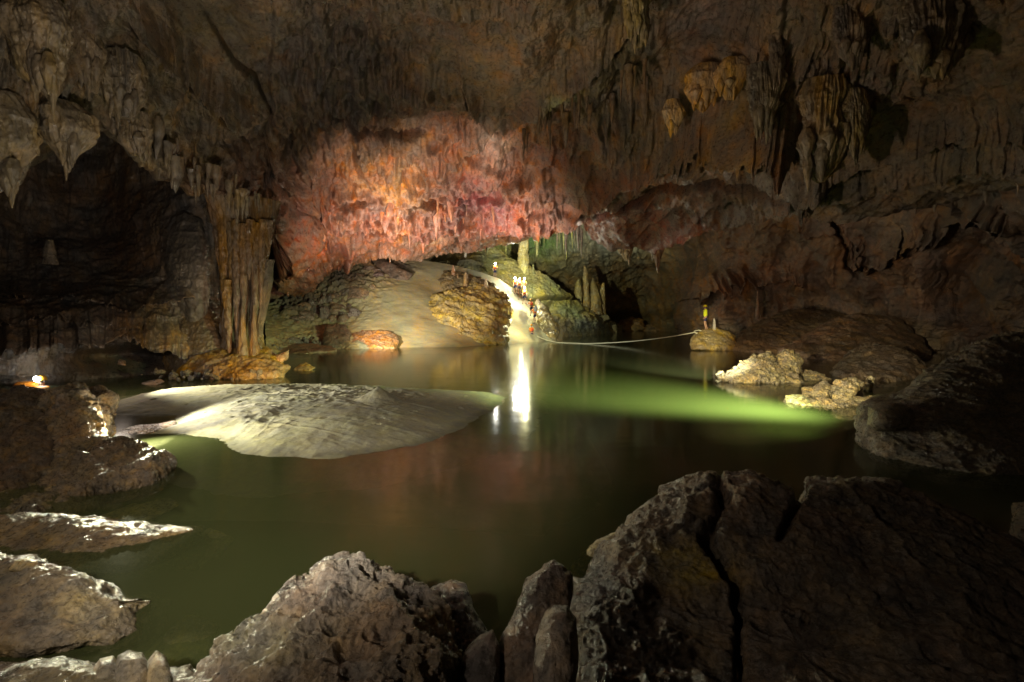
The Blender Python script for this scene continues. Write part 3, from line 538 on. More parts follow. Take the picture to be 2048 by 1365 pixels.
S_T = [(605, 610, 90, 55, (.10, .075, .07)), (690, 560, 70, 34, (.11, .08, .07)), (620, 692, 90, 14, (.13, .11, .11)), (790, 535, 40, 14, (.15, .1, .09))]
sand_slope, dS = sheet('sand_slope', 530, 1125, 560, [(530, 612), (560, 606), (640, 566), (700, 530), (745, 511), (790, 509), (850, 522), (890, 528), (960, 545), (1000, 556), (1040, 585), (1075, 620), (1125, 660)], [(530, 730), (1125, 715)], 300, S_CTRL, M['sand'], s_disp,
    lambda U, V: mott(U, V, tint_field((.46, .38, .23), S_T, U, V), 95, .10), back=0)
tag(sand_slope, kind='structure')
K_CTRL = [(820, 500, 58), (820, 570, 54), (960, 490, 60), (960, 560, 53), (1040, 520, 60), (1040, 600, 52), (1100, 560, 60), (1100, 640, 54), (1180, 600, 66), (1180, 680, 60), (1230, 650, 72), (1230, 690, 68)]
def k_disp(U, V, G, N, T):
    X, Y, Z = G[..., 0], G[..., 1], G[..., 2]
    rub = gb(U, V, 1160, 650, 60, 22)
    h = .8*fbm(X*.2, Y*.2, Z*.2, 3, 44)+.5*ridge(X*.35, Y*.35, Z*.5, 4, 45)+.12*ridge(X*1.5, Y*1.5, Z*2, 3, 46)+rub*(1.1*worley(X*.8, Y*.8, Z*.8, 47)+.4*fbm(X*2, Y*2, Z*2, 3, 48))
    h = h-1.2*gb(U, V, 1098, 622, 10, 12)-1.6*gb(U, V, 1090, 600, 60, 3)
    return N*h[..., None]
hill, dK = sheet('hill', 815, 1240, 460, [(815, 515), (880, 502), (960, 496), (1000, 507), (1040, 526), (1070, 548), (1110, 575), (1150, 600), (1185, 632), (1240, 655)], [(815, 620), (1240, 705)], 240, K_CTRL, M['far'], k_disp,
    lambda U, V: mott(U, V, tint_field((.25, .20, .10), [(1120, 620, 60, 40, (.22, .20, .09)), (1160, 655, 50, 14, (.16, .14, .10)), (980, 530, 60, 22, (.26, .24, .12))], U, V), 97, .3), back=4)
tag(hill, kind='structure')
FR = [([(802, 612), (830, 602), (880, 592), (930, 580), (980, 578), (1005, 590), (1022, 615), (1028, 632), (1015, 650), (1008, 690), (960, 700), (880, 695), (865, 672), (855, 640), (825, 625)], 43.5, 36.5, 1.6, 'big golden layered rock at the foot of the sand slope', (.44, .32, .12), 2.2),
      ([(875, 565), (890, 545), (920, 548), (960, 560), (990, 575), (1000, 600), (1005, 620), (940, 610), (890, 585)], 46, 42, .9, 'brown rock ledge carrying the small stalagmites', (.26, .19, .10), 1.5),
      ([(1074, 600), (1082, 606), (1098, 632), (1116, 664), (1108, 682), (1088, 688), (1078, 670), (1080, 640)], 49, 43.5, .6, 'slanting golden rock rib right of the climbers', (.26, .19, .08), 1.5),
      ([(690, 690), (700, 672), (740, 662), (780, 664), (794, 678), (790, 700), (740, 704), (695, 702)], 34.5, 31.8, .8, 'rust red boulder on the shore below the sand slope', (.36, .17, .08), 1),
      ([(725, 525), (735, 520), (755, 540), (785, 560), (775, 570), (750, 555)], 44, 42.6, .5, 'long tilted rust brown block high on the slope', (.30, .18, .12), .6),
      ([(738, 515), (760, 518), (800, 540), (825, 548), (815, 560), (790, 562), (760, 540)], 44.5, 43, .5, 'dark broken block beside the long tilted one', (.17, .11, .09), .8),
      ([(686, 590), (700, 572), (735, 578), (745, 592), (715, 600), (690, 600)], 40.5, 39.5, .5, 'flat reddish block on the rubble', (.30, .19, .13), .6),
      ([(650, 690), (655, 655), (690, 652), (700, 668), (690, 700), (660, 704)], 34, 31.8, .6, 'dark block left of the rust red boulder', (.16, .11, .085), .8),
      ([(555, 700), (600, 692), (660, 694), (672, 706), (600, 712), (560, 712)], 31, 27, .4, 'low flat rocks along the shore by the column', (.2, .13, .09), .8),
      ([(1232, 660), (1240, 645), (1262, 636), (1285, 640), (1290, 660), (1260, 666)], 84, 80, 2, 'striped orange boulder in the far water', (.40, .23, .12), 1.6),
      ([(1286, 662), (1292, 652), (1320, 650), (1335, 658), (1332, 664), (1300, 666)], 84, 80, 1.5, 'low orange boulder right of the striped one', (.34, .2, .12), 1.4),
      ([(1208, 663), (1214, 654), (1228, 656), (1232, 664), (1218, 667)], 80, 77, 1, 'small boulder left of the striped one', (.3, .2, .1), 1)]
for i, (ol, dt, db, tf, lab, col, am) in enumerate(FR):
    o = rock('boulder', ol, dt, db, tf, 2.0, M['mid'] if i < 9 else M['far'], col, karst(.8 if i < 4 else .6, .26*am, .5, 1.1, 1.2, 90+i, (.55, .2)), 260 if i < 4 else 130, 140 if i < 4 else 70, seed=90+i, jag=.04, pw=.65); tag(o, lab, 'rock')
# column-like formations -------------------------------------------------
def pillar(name, rows, d, mat, col, fl=.12, ff=5, ds=1.0, nth=64, nz=90, seed=0, parent=None, depth_px=None, tip=None, wob=.12, vs=.25):
    rows = sorted(rows); v = np.linspace(rows[0][0], rows[-1][0], nz); vv = [r[0] for r in rows]
    ul = np.interp(v, vv, [r[1] for r in rows]); ur = np.interp(v, vv, [r[2] for r in rows])
    cu = (ul+ur)/2; Rr = (ur-ul)/2/FPX*d
    th = np.linspace(0, 2*math.pi, nth, endpoint=False)
    X = (cu[:, None]-CU)/FPX*d; Z = (CAMZ+(HV-v)/FPX*d)[:, None]
    for _ in range(2): Rr = np.concatenate([Rr[:1], np.convolve(np.pad(Rr, 3, mode='edge'), np.ones(7)/7, 'valid')[1:-1], Rr[-1:]])
    s = 1/max(Rr.max(), 1e-3)
    cx, sx = np.cos(th)[None], np.sin(th)[None]
    n = fl*(ridge(cx*ff*.5+seed, sx*ff*.5, Z*s*vs+0*cx, 3, seed)-.45)+wob*fbm(cx*1.3+seed, sx*1.3, Z*s*.8+0*cx, 4, seed+3)
    n = n-fl*.15*(wob > .11)+fl*.35*ridge(cx*2.6+seed, sx*2.6, Z*s*1.3, 4, seed+5)*(wob > .11)+wob*.35*fbm(cx*5+seed, sx*5, Z*s*3, 4, seed+6)
    rad = Rr[:, None]*(1+n)
    G = np.stack([X+rad*cx, d+rad*ds*sx, Z+0*cx], -1)
    top = G[:1].mean(1, keepdims=True)+0*G[:1]; bo = G[-1:].mean(1, keepdims=True)+0*G[:1]
    G = np.concatenate([top, G, bo])
    cc = np.zeros(G.shape)+np.array(col)
    nn = fbm(G[..., 0]*s*2, G[..., 1]*s*2, G[..., 2]*s*.6, 4, seed+9)[..., None]
    return grid_mesh(name, G, mat, np.clip(cc*(1+.6*nn), .01, .9), wrap=True, flip=True, parent=parent)
o = pillar('column', [(400, 420, 548), (440, 430, 541), (458, 436, 541), (480, 438, 538), (520, 442, 533), (560, 446, 527), (610, 450, 522), (650, 446, 518), (680, 448, 522), (700, 440, 530), (720, 425, 545), (735, 410, 556), (752, 400, 562), (775, 395, 566)], 17.2, M['flow'], (.19, .105, .045), .26, 12, .7, 360, 300, seed=4, vs=.5, wob=.22)
tag(o, 'thick fluted orange column tapering down to the shore at the left', 'column')
for k, (u, w2, va, vb, db) in enumerate([(446, 9, 440, 640, .1), (462, 7, 445, 600, .0), (473, 9, 440, 700, -.12), (487, 8, 448, 655, -.16), (500, 10, 440, 560, -.1), (512, 8, 446, 690, 0), (526, 9, 440, 620, .05), (537, 8, 442, 540, .15), (436, 8, 442, 560, .25), (455, 8, 560, 735, -.1), (485, 10, 600, 745, -.25), (508, 9, 610, 745, -.15)]):
    pillar('strand', [(va, u-w2, u+w2), (va+(vb-va)*.15, u-w2*1.1, u+w2*1.1), (va+(vb-va)*.6, u*.93+487*.07-w2*.8, u*.93+487*.07+w2*.8), (vb, u*.86+487*.14-1.5, u*.86+487*.14+1.5)] if va < 600 else [(va, u-2, u+2), (va+(vb-va)*.5, u-w2*.7, u+w2*.7), (vb, u-w2*1.5, u+w2*1.5)],
           16.55+db, M['flow'], (.19, .105, .045), .25, 5, .8, 48, 140, seed=300+k, parent=o, wob=.35, vs=.5)
b_ = rock('flowstone_boss', [(412, 420), (430, 405), (470, 398), (515, 402), (540, 415), (545, 440), (538, 452), (515, 458), (480, 458), (445, 455), (420, 444)], 18.2, 17.3, .6, 2.5, M['flow'], (.19, .145, .10), karst(1.8, .16, .7, 1.0, .2, 310), 260, 140, seed=310, jag=.08)
tag(b_, 'bulging wet flowstone boss from which the fluted column hangs', 'rock')
for k, (ol, dt) in enumerate([([(335, 520), (345, 450), (370, 430), (400, 440), (412, 500), (415, 580), (408, 650), (385, 660), (350, 600)], 17.8), ([(325, 700), (330, 640), (350, 600), (400, 600), (440, 640), (450, 700), (440, 745), (380, 755), (335, 740)], 17.6)]):
    q_ = rock('flowstone_apron', ol, dt, dt-.7, .6, 2, M['flow'], [(.13, .11, .09), (.13, .085, .05)][k], karst(1.6, .14, .5, 1.1, .3, 320+k), 260, 180, seed=320+k, jag=.06)
    tag(q_, ['smooth grey wet flowstone sheet left of the fluted column', 'brown flowstone hump at the lower left of the fluted column'][k], 'rock')
o = pillar('column', [(520, 526, 548), (560, 527, 545), (600, 522, 538), (650, 512, 528), (675, 514, 524)], 16.7, M['far'], (.20, .14, .09), .3, 6, .8, 80, 120, seed=6)
tag(o, 'dark streaked curtain hanging on the right side of the fluted column', 'stalactite')
o = rock('boulder', [(365, 745), (380, 715), (430, 695), (480, 690), (530, 700), (556, 720), (575, 735), (560, 758), (480, 765), (390, 762)], 17.6, 15.6, .8, 1.2, M['mid'], (.30, .155, .045), karst(1.6, .16, 1.2, 1, .5, 110), 340, 180, seed=110, jag=.05)
tag(o, 'rooted orange rock base of the fluted column', 'rock')
for i, (ol, dt, db, lab, col) in enumerate([([(545, 722), (550, 710), (566, 706), (578, 700), (574, 718), (560, 728)], 17, 16.6, 'small pink rock beside the foot of the column', (.5, .25, .14)), ([(585, 741), (600, 730), (612, 726), (630, 736), (618, 744)], 18.8, 17.9, 'little orange rock alone in the dark water', (.40, .22, .07)),
        ([(275, 778), (290, 765), (320, 758), (330, 764), (310, 776), (290, 782)], 14.4, 14, 'pinkish stone at the back of the sandbar', (.32, .2, .14)), ([(235, 730), (240, 720), (250, 722), (252, 732)], 15.6, 15.3, 'small pale stone below the left wall', (.4, .24, .14))]):
    o = rock('stone', ol, dt, db, .2, .3, M['mid'], col, karst(2.5, .05, 1, .8, .2, 120+i), 120, 60, seed=120+i, jag=.06); tag(o, lab, 'rock')
STG = [('column', [(455, 1036, 1056), (480, 1037, 1057), (510, 1036, 1057), (540, 1038, 1059), (560, 1036, 1060)], 58, (.36, .28, .14), 'tall pale column reaching the roof above the climbers'),
       ('stalagmite', [(532, 1168, 1170), (540, 1166, 1175), (560, 1166, 1176), (590, 1167, 1179), (620, 1165, 1181)], 66, (.30, .2, .1), 'tall slim stalagmite in the far chamber'),
       ('stalagmite', [(558, 1156, 1159), (568, 1150, 1162), (585, 1148, 1163), (600, 1152, 1164), (620, 1150, 1168)], 66, (.24, .18, .09), 'short bulbous stalagmite left of the slim one'),
       ('stalagmite', [(556, 1185, 1187), (570, 1180, 1192), (590, 1178, 1200), (630, 1172, 1208)], 67, (.26, .17, .08), 'broad ragged stalagmite right of the slim one'),
       ('stalagmite', [(566, 1204, 1209), (590, 1196, 1211), (640, 1190, 1212)], 67.5, (.24, .15, .07), 'flat topped stalagmite at the right of the cluster'),
       ('stalagmite', [(490, 929, 931), (500, 928, 933), (515, 928, 933)], 52, (.5, .45, .36), 'thin white stalagmite on the skyline of the hill'),
       ('stalagmite', [(531, 905, 908), (540, 903, 910), (556, 901, 912)], 45, (.34, .2, .12), 'short stalagmite at the left of the brown ledge'),
       ('stalagmite', [(545, 930, 933), (555, 927, 936), (570, 926, 937), (582, 924, 939)], 43.6, (.36, .23, .13), 'knobbly stalagmite in the middle of the brown ledge'),
       ('stalagmite', [(557, 970, 973), (568, 968, 976), (580, 967, 977), (595, 968, 977)], 42.6, (.42, .28, .15), 'pale stalagmite at the right of the brown ledge'),
       ('stalagmite', [(548, 915, 916), (556, 914, 917), (566, 913, 918)], 44.4, (.34, .2, .12), 'tiny stalagmite beside the knobbly one'),
       ('stalagmite', [(618, 991, 993), (628, 988, 996), (640, 984, 999)], 40.4, (.38, .28, .12), 'golden knob standing on the big layered rock'),
       ('stalagmite', [(530, 1065, 1067), (545, 1063, 1071), (562, 1062, 1073)], 58, (.22, .2, .1), 'dark stalagmite right of the tall pale column'),
       ('stalagmite', [(637, 1427, 1429), (645, 1426, 1431), (663, 1425, 1432)], 30.8, (.36, .33, .28), 'thin grey stalagmite behind the guide'),
       ('stalagmite', [(582, 1514, 1516), (610, 1512, 1518), (640, 1510, 1519)], 38, (.26, .16, .11), 'slim stalagmite against the right wall'),
       ('stalagmite', [(480, 95, 105), (500, 90, 108), (530, 88, 112)], 17, (.2, .17, .13), 'stout stalagmite on the ledge of the left wall')]
for i, (nm, rows, d, col, lab) in enumerate(STG):
    tag(pillar(nm, rows, d, M['mid'], col, .15, 4, 1, 36, 70, seed=10+i, wob=.3, vs=1.5), lab, nm)
# large hanging draperies
def lobes(name, rows, d, col, lab, fl=.28, ff=18, ds=.55, seed=0, mat='flow'):
    o = pillar(name, rows, d, M[mat], col, fl, ff, ds, 260, 260, seed=seed, wob=.38, vs=.35); tag(o, lab, 'stalactite')
    rng = random.Random(seed); v0, v1 = rows[0][0], rows[-1][0]
    for k in range(9 if v1-v0 > 90 else 6):           # teeth along its lower rim
        t = rng.uniform(.55, .92); v = v0+(v1-v0)*t; ul = np.interp(v, [r[0] for r in rows], [r[1] for r in rows]); ur = np.interp(v, [r[0] for r in rows], [r[2] for r in rows])
        q = rng.uniform(.08, .92); u = ul+(ur-ul)*q; w2 = (ur-ul)*rng.uniform(.08, .17)+2; L = (v1-v0)*rng.uniform(.14, .3)
        pillar('tooth', [(v-L*.5, u-w2*.5, u+w2*.5), (v, u-w2, u+w2), (v+L*.5, u-w2*.6, u+w2*.6), (v+L, u-1, u+1)], d-(ur-ul)/2/FPX*d*ds*math.sqrt(max(0, 1-(2*q-1)**2))*.75, M[mat], col, .15, 6, .9, 32, 50, seed=seed*10+k, parent=o, wob=.3, vs=.6)
lobes('drapery', [(160, 1620, 1700), (200, 1605, 1712), (250, 1602, 1705), (300, 1606, 1690), (340, 1612, 1675), (365, 1632, 1650)], 13.9, (.21, .13, .06), 'largest pleated stone curtain hanging on the right', seed=1)
lobes('drapery', [(180, 1685, 1725), (220, 1682, 1740), (260, 1688, 1735), (300, 1700, 1718), (320, 1707, 1712)], 13.6, (.19, .12, .06), 'narrow pleated curtain right of the largest one', seed=2)
lobes('drapery', [(130, 1500, 1560), (170, 1496, 1570), (210, 1503, 1568), (240, 1510, 1545), (275, 1511, 1517)], 14.8, (.17, .12, .07), 'pleated brown curtain left of the largest one', seed=3)
lobes('drapery', [(60, 1540, 1550), (90, 1538, 1565), (130, 1542, 1570), (165, 1548, 1560)], 14.5, (.15, .1, .065), 'pointed dark lobe above the pleated brown curtain', seed=4)
lobes('drapery', [(0, 1800, 1925), (50, 1805, 1930), (90, 1812, 1925), (130, 1825, 1905), (150, 1850, 1860)], 11.0, (.15, .1, .06), 'wide dark stone curtain at the upper right', seed=5)
lobes('drapery', [(20, 1670, 1740), (60, 1668, 1745), (100, 1680, 1735), (135, 1700, 1712)], 12.2, (.14, .09, .06), 'dark fringed curtain left of the wide one', seed=6)
lobes('drapery', [(-40, 1240, 1300), (0, 1243, 1300), (40, 1248, 1298), (75, 1262, 1295), (95, 1275, 1283)], 13.8, (.24, .16, .06), 'yellowish folded curtain at the top centre', seed=7, ds=.8)
lobes('drapery', [(132, 1390, 1440), (155, 1370, 1450), (185, 1372, 1440), (205, 1385, 1420), (224, 1402, 1410)], 17.0, (.40, .21, .08), 'orange shield shaped flowstone under the right ledge', seed=8, fl=.08, ff=5)
lobes('drapery', [(118, 1445, 1490), (140, 1430, 1500), (170, 1432, 1482), (200, 1450, 1468)], 16.2, (.38, .2, .08), 'second orange flowstone shield to the right', seed=9, fl=.08, ff=5)
lobes('drapery', [(200, 1335, 1358), (225, 1322, 1368), (245, 1332, 1362), (266, 1342, 1352)], 18.2, (.48, .26, .07), 'small yellow flowstone shield lowest of the three', seed=10, fl=.08, ff=5)
lobes('drapery', [(465, 1232, 1268), (490, 1234, 1268), (505, 1240, 1264), (522, 1250, 1258)], 50, (.50, .34, .2), 'pale drapery hanging over the far chamber', seed=11)
lobes('drapery', [(480, 1300, 1330), (505, 1304, 1326), (525, 1311, 1319), (544, 1314, 1317)], 48, (.34, .2, .12), 'brown pointed drapery right of the pale one', seed=12)
lobes('drapery', [(0, 30, 120), (60, 28, 132), (120, 38, 128), (160, 48, 120), (190, 90, 115), (206, 100, 106)], 9.6, (.19, .13, .075), 'large smooth hanging lobe at the upper left', fl=.10, ff=6, seed=13, ds=.9)
lobes('drapery', [(205, 100, 150), (230, 92, 178), (265, 98, 184), (300, 112, 160), (325, 124, 142), (345, 132, 138)], 10.6, (.19, .135, .08), 'isolated hanging lobe in front of the dark hollow', fl=.14, ff=8, seed=14, ds=.9)
lobes('drapery', [(190, -60, 30), (240, -60, 52), (290, -60, 54), (330, -60, 42), (360, -50, 30), (385, -40, -10)], 9.8, (.18, .125, .07), 'thick hanging lobe cut by the left edge', fl=.14, ff=8, seed=15, ds=.9)
lobes('drapery', [(40, 130, 195), (90, 140, 205), (140, 160, 200), (185, 178, 194)], 11, (.17, .125, .08), 'folded lobe right of the large smooth one', fl=.14, ff=8, seed=16, ds=.9)
lobes('drapery', [(110, 210, 275), (150, 205, 285), (190, 215, 278), (235, 232, 256)], 12, (.18, .13, .08), 'clustered lobe at the middle of the left fringe', fl=.3, ff=12, seed=17, ds=.9)
lobes('drapery', [(225, 240, 290), (260, 238, 300), (290, 246, 292), (308, 262, 282)], 12.6, (.20, .14, .08), 'knobbly lobe at the lower end of the left fringe', fl=.3, ff=12, seed=18, ds=.9)

# small stalactites ------------------------------------------------------
def stal_mesh(i, L=1.0):
    """unit stalactite hanging from z=0 down to z=-1, radius about .1"""
    rng = np.random.RandomState(i); nz, nt = 26, 12; z = np.linspace(0, 1, nz); th = np.linspace(0, 2*math.pi, nt, endpoint=False)
    r = .115*(1-z)**(.55+.5*rng.rand())+.012*(1-z**6)
    r = r*(1+.18*vnoise(z*7, z*0, z*0+i, 5)); r[-1] = .001
    cx = .05*vnoise(z*2.5, z*0+i, z*0, 6)*z; cy = .05*vnoise(z*2.5, z*0+i+9, z*0, 7)*z
    k = 1+.22*vnoise(np.cos(th)*1.7+i, np.sin(th)*1.7, th*0, 8)
    G = np.stack([cx[:, None]+r[:, None]*np.cos(th)*k, cy[:, None]+r[:, None]*np.sin(th)*k, -z[:, None]+0*th], -1)
    o = grid_mesh('stalactite', G, M['mid'], None, wrap=True); me = o.data; bpy.data.objects.remove(o); return me
PROT = [stal_mesh(i) for i in range(8)]
SM = {}
def stal_mat(key, col):
    if key not in SM: SM[key] = rock_mat('stalactite_'+key, 1.4, .4, (.2, .45), col=col, coat=.5, mott=.4, vert=.5)
    return SM[key]
def fringe(line, n, dfun, L, key, col, group, lab, spread=10, fat=1.0, dz=.25, dd=-.15, seed=0):
    rng = random.Random(seed); mt = stal_mat(key, col); xs = [p[0] for p in line]
    PR = []
    for m_ in PROT:
        c = m_.copy(); c.materials.clear(); c.materials.append(mt); PR.append(c)
    for k in range(n):
        u = rng.uniform(xs[0], xs[-1]); v = float(np.interp(u, *zip(*line)))+rng.uniform(-spread, spread*.2)
        d = dfun(u, v)+dd; l = L[0]+(L[1]-L[0])*rng.random()**2.2
        p = P(u, v, d); o = bpy.data.objects.new('stalactite', rng.choice(PR)); COL.objects.link(o)
        o.location = (p[0], p[1], p[2]+dz); f = fat*rng.uniform(.6, 1.5)
        o.scale = (f*l, f*l, l+dz); o.rotation_euler = (rng.uniform(-.05, .05), rng.uniform(-.05, .05), rng.uniform(0, 6.28))
        tag(o, lab, 'stalactite', group)
fringe([(560, 560), (600, 570), (650, 535), (700, 508), (760, 497), (850, 500), (960, 482), (1050, 459), (1130, 438)], 46, dA, (.3, 1.3), 'rust', (.33, .14, .08), 'short stalactites along the lip over the slope', 'short rust stalactite on the lip over the sand slope', 4, seed=1)
fringe([(740, 395), (800, 440), (830, 470), (900, 440), (1000, 440)], 44, dA, (.6, 2.0), 'pink', (.50, .24, .16), 'pink stalactites in the lit part of the ceiling', 'pink stalactite in the brightly lit part of the ceiling', 40, 1.2, .4, -1.0, seed=2)
fringe([(1090, 450), (1180, 475), (1260, 472), (1340, 468)], 34, lambda u, v: 47, (.6, 3.0), 'white', (.55, .50, .45), 'slender stalactites in the far chamber', 'slender pale stalactite over the far chamber', 30, .5, .5, 0, seed=3)
fringe([(920, 470), (1030, 468), (1150, 470)], 26, lambda u, v: 58, (1.5, 4.5), 'olive', (.24, .22, .10), 'olive stalactites on the back wall', 'long olive stalactite on the back wall', 22, .5, .5, 0, seed=4)
fringe([(1350, 455), (1420, 432), (1500, 412), (1600, 388), (1700, 402), (1850, 385), (2040, 362)], 40, dA, (.25, .9), 'brown', (.20, .125, .075), 'small stalactites under the right ledge', 'small brown stalactite under the right ledge', 4, 1.1, .2, -.1, seed=5)
fringe([(200, 190), (300, 300), (400, 385), (520, 440)], 44, dA, (.3, 1.0), 'wet', (.19, .135, .08), 'wet stalactites fringing the dark hollow', 'wet brown stalactite of the left fringe', 60, 1.5, .3, -.5, seed=6)
fringe([(1040, 300), (1100, 250), (1200, 240), (1300, 200)], 36, dA, (.6, 1.9), 'umber', (.17, .105, .06), 'long stalactites at the ceiling centre', 'long umber stalactite at the ceiling centre', 70, .9, .4, -.7, seed=7)

# ------------------------------------------------------------------ sandbar (a height field on the water)
def wp(u, v, z=0.0):
    d = (CAMZ-z)*FPX/(v-HV); return ((u-CU)/FPX*d, d)
edge = [wp(225, 826), wp(350, 832), wp(345, 846), wp(300, 868), wp(350, 868), wp(440, 876), wp(470, 892), wp(530, 911), wp(620, 919), wp(740, 906), wp(860, 881), wp(940, 851), wp(985, 821), wp(1016, 796), wp(990, 789),
        wp(900, 786), wp(760, 780), wp(600, 776), wp(470, 776), wp(340, 783), wp(250, 794), wp(225, 808)]
E = np.array(edge)
gx = np.linspace(-13.5, 1.5, 900); gy = np.linspace(5.0, 15.5, 700); X, Y = np.meshgrid(gx, gy)
dist = np.full(X.shape, 1e9); ins = np.zeros(X.shape, bool)
for i in range(len(E)):
    a, b = E[i], E[(i+1) % len(E)]; ab = b-a
    t = np.clip(((X-a[0])*ab[0]+(Y-a[1])*ab[1])/(ab@ab), 0, 1)
    dist = np.minimum(dist, np.hypot(X-a[0]-t*ab[0], Y-a[1]-t*ab[1]))
    c = (a[1] > Y) != (b[1] > Y); ins ^= c & (X < (b[0]-a[0])*(Y-a[1])/(b[1]-a[1]+1e-12)+a[0])
zz = np.zeros_like(X); sd = np.where(ins, dist, -dist)+.16*fbm(X*1.1, Y*1.6, zz, 5, 200)
H = np.where(sd > 0, .30*(1-np.exp(-np.maximum(sd, 0)/1.1)), sd*.13)
U_ = CU+X/Y*FPX; V_ = HV+(CAMZ-H)/Y*FPX
ft = np.clip(gb(U_, V_, 640, 785, 170, 26)+gb(U_, V_, 520, 840, 60, 30)*.8, 0, 1)*sm(0, .3, sd)
H = H+.02*fbm(X*1.2, Y*1.2, zz, 4, 201)+ft*(.10*ridge(X*1.6, Y*3.2, zz, 4, 203)+.10*(worley(X*3.5, Y*3.5, zz, 204)-.5))+.006*fbm(X*9, Y*9, zz, 3, 205)+.016*ridge((X*.45+Y)*2.4, X*.25, zz, 4, 206)*sm(0, .3, sd)+.020*ridge((X*.9-Y)*1.6, X*.3, zz, 4, 209)*gb(U_, V_, 480, 850, 120, 50)+.02*(worley(X*2.2, Y*2.2, zz, 210) < .16)*-1*sm(.2, .5, sd)+.03*sm(0, 1, sd)
cxy = wp(757, 800, .3); r_ = np.hypot(X-cxy[0], (Y-cxy[1])); H = np.maximum(H, .30+.30*np.clip(1-r_/.50, 0, 1)**1.25+.03*fbm(X*6, Y*6, zz, 3, 207)*(r_ < .8)-9*(r_ > .55))
H = np.maximum(H, -.8)
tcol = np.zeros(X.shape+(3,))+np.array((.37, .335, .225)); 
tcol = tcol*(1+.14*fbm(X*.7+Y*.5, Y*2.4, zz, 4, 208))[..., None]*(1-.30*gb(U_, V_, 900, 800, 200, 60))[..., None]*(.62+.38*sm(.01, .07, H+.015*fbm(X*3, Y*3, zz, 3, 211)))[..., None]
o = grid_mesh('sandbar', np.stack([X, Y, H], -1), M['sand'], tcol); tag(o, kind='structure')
o = rock('stone', [(757, 812), (756, 797), (762, 792), (767, 800), (768, 812), (762, 815)], 10.75, 10.7, .06, .08, M['near'], (.16, .14, .1), karst(6, .02, 1, .6, .2, 140), 70, 40, seed=140); tag(o, 'small dark stone at the foot of the sand cone', 'rock')

# ------------------------------------------------------------------ scattered rubble on the far slope and left shore
def stone_mesh(i, col, mt):
    th = np.linspace(0, 2*math.pi, 18, endpoint=False); ph = np.linspace(0, math.pi, 12)[:, None]
    N_ = np.stack([np.sin(ph)*np.cos(th), np.sin(ph)*np.sin(th), np.cos(ph)+0*th], -1)
    k = 1+.35*fbm(N_[..., 0]*1.4+i*7, N_[..., 1]*1.4, N_[..., 2]*1.4, 3, i)+.25*(worley(N_[..., 0]*1.3+i, N_[..., 1]*1.3, N_[..., 2]*1.3, i)-.5)
    G = N_*k[..., None]*np.array([1, .8, .6]); G[0] = G[0].mean(0); G[-1] = G[-1].mean(0)
    o = grid_mesh('stone', G, mt, np.array(col), wrap=True, flip=True); me = o.data; me.polygons.foreach_set('use_smooth', np.zeros(len(me.polygons), bool)); bpy.data.objects.remove(o); return me
def scatter(n, box, dfun, size, cols, mt, group, lab, seed, zoff=0.0):
    rng = random.Random(seed); ms = [stone_mesh(seed*10+i, cols[i % len(cols)], mt) for i in range(6)]
    for k in range(n):
        u, v = rng.gauss(box[0], box[2]), rng.gauss(box[1], box[3]); d = dfun(u, v) if callable(dfun) else dfun
        p = P(u, v, d); s = size[0]+(size[1]-size[0])*rng.random()**3
        o = bpy.data.objects.new('stone', rng.choice(ms)); COL.objects.link(o); o.location = (p[0], p[1], p[2]+zoff)
        o.scale = (s*rng.uniform(.8, 1.5), s, s*rng.uniform(.7, 1.1)); o.rotation_euler = [rng.uniform(0, 6.28) for _ in range(3)]
        tag(o, lab, 'rock', group)
scatter(90, (625, 610, 48, 20), dS, (.18, .9), [(.17, .12, .11), (.13, .10, .10), (.2, .13, .1)], M['mid'], 'rubble on the left of the sand slope', 'broken stone in the dark rubble on the left of the sand slope', 1)
scatter(40, (720, 552, 26, 14), dS, (.18, .7), [(.19, .12, .10), (.13, .09, .09), (.24, .15, .1)], M['mid'], 'rubble under the ceiling lip', 'broken stone in the rubble under the ceiling lip', 2)
scatter(40, (610, 692, 36, 5), dS, (.12, .5), [(.15, .12, .12), (.2, .14, .1)], M['mid'], 'rubble on the shore left of the rust red boulder', 'small stone on the dark shore left of the rust red boulder', 3)
scatter(50, (1150, 650, 30, 9), dK, (.3, 1.2), [(.2, .16, .1), (.16, .13, .08)], M['far'], 'rubble at the foot of the far hill', 'broken stone at the foot of the far hill', 4)
scatter(55, (400, 752, 75, 5), lambda u, v: min(dw(v+3), 15.4), (.03, .16), [(.10, .09, .09), (.16, .12, .08)], M['near'], 'pebbles behind the sandbar', 'dark pebble on the shore behind the sandbar', 5, .05)

# ------------------------------------------------------------------ people
def skin(name, verts, edges, rad, mat, parent, sub=1, roots=(0,)):
    me = bpy.data.meshes.new(name); me.from_pydata([tuple(v) for v in verts], edges, [])
    me.materials.append(mat); o = bpy.data.objects.new(name, me); link(o, parent)
    md = o.modifiers.new('skin', 'SKIN'); md.use_smooth_shade = True; md.use_x_symmetry = False
    for i, r in enumerate(rad): me.skin_vertices[0].data[i].radius = (r, r) if not isinstance(r, tuple) else r
    for i in roots: me.skin_vertices[0].data[i].use_root = True
    if sub: s = o.modifiers.new('subdivision', 'SUBSURF'); s.levels = s.render_levels = sub
    return o
def lathe(name, prof, mat, parent, loc=(0, 0, 0), rot=(0, 0, 0), n=28, sq=(1, 1)):
    th = np.linspace(0, 2*math.pi, n, endpoint=False); pr = np.array(prof, float)
    G = np.stack([pr[:, :1]*np.cos(th)*sq[0], pr[:, :1]*np.sin(th)*sq[1], pr[:, 1:]+0*th], -1)
    o = grid_mesh(name, G, mat, wrap=True, parent=parent); o.location = loc; o.rotation_euler = rot; return o
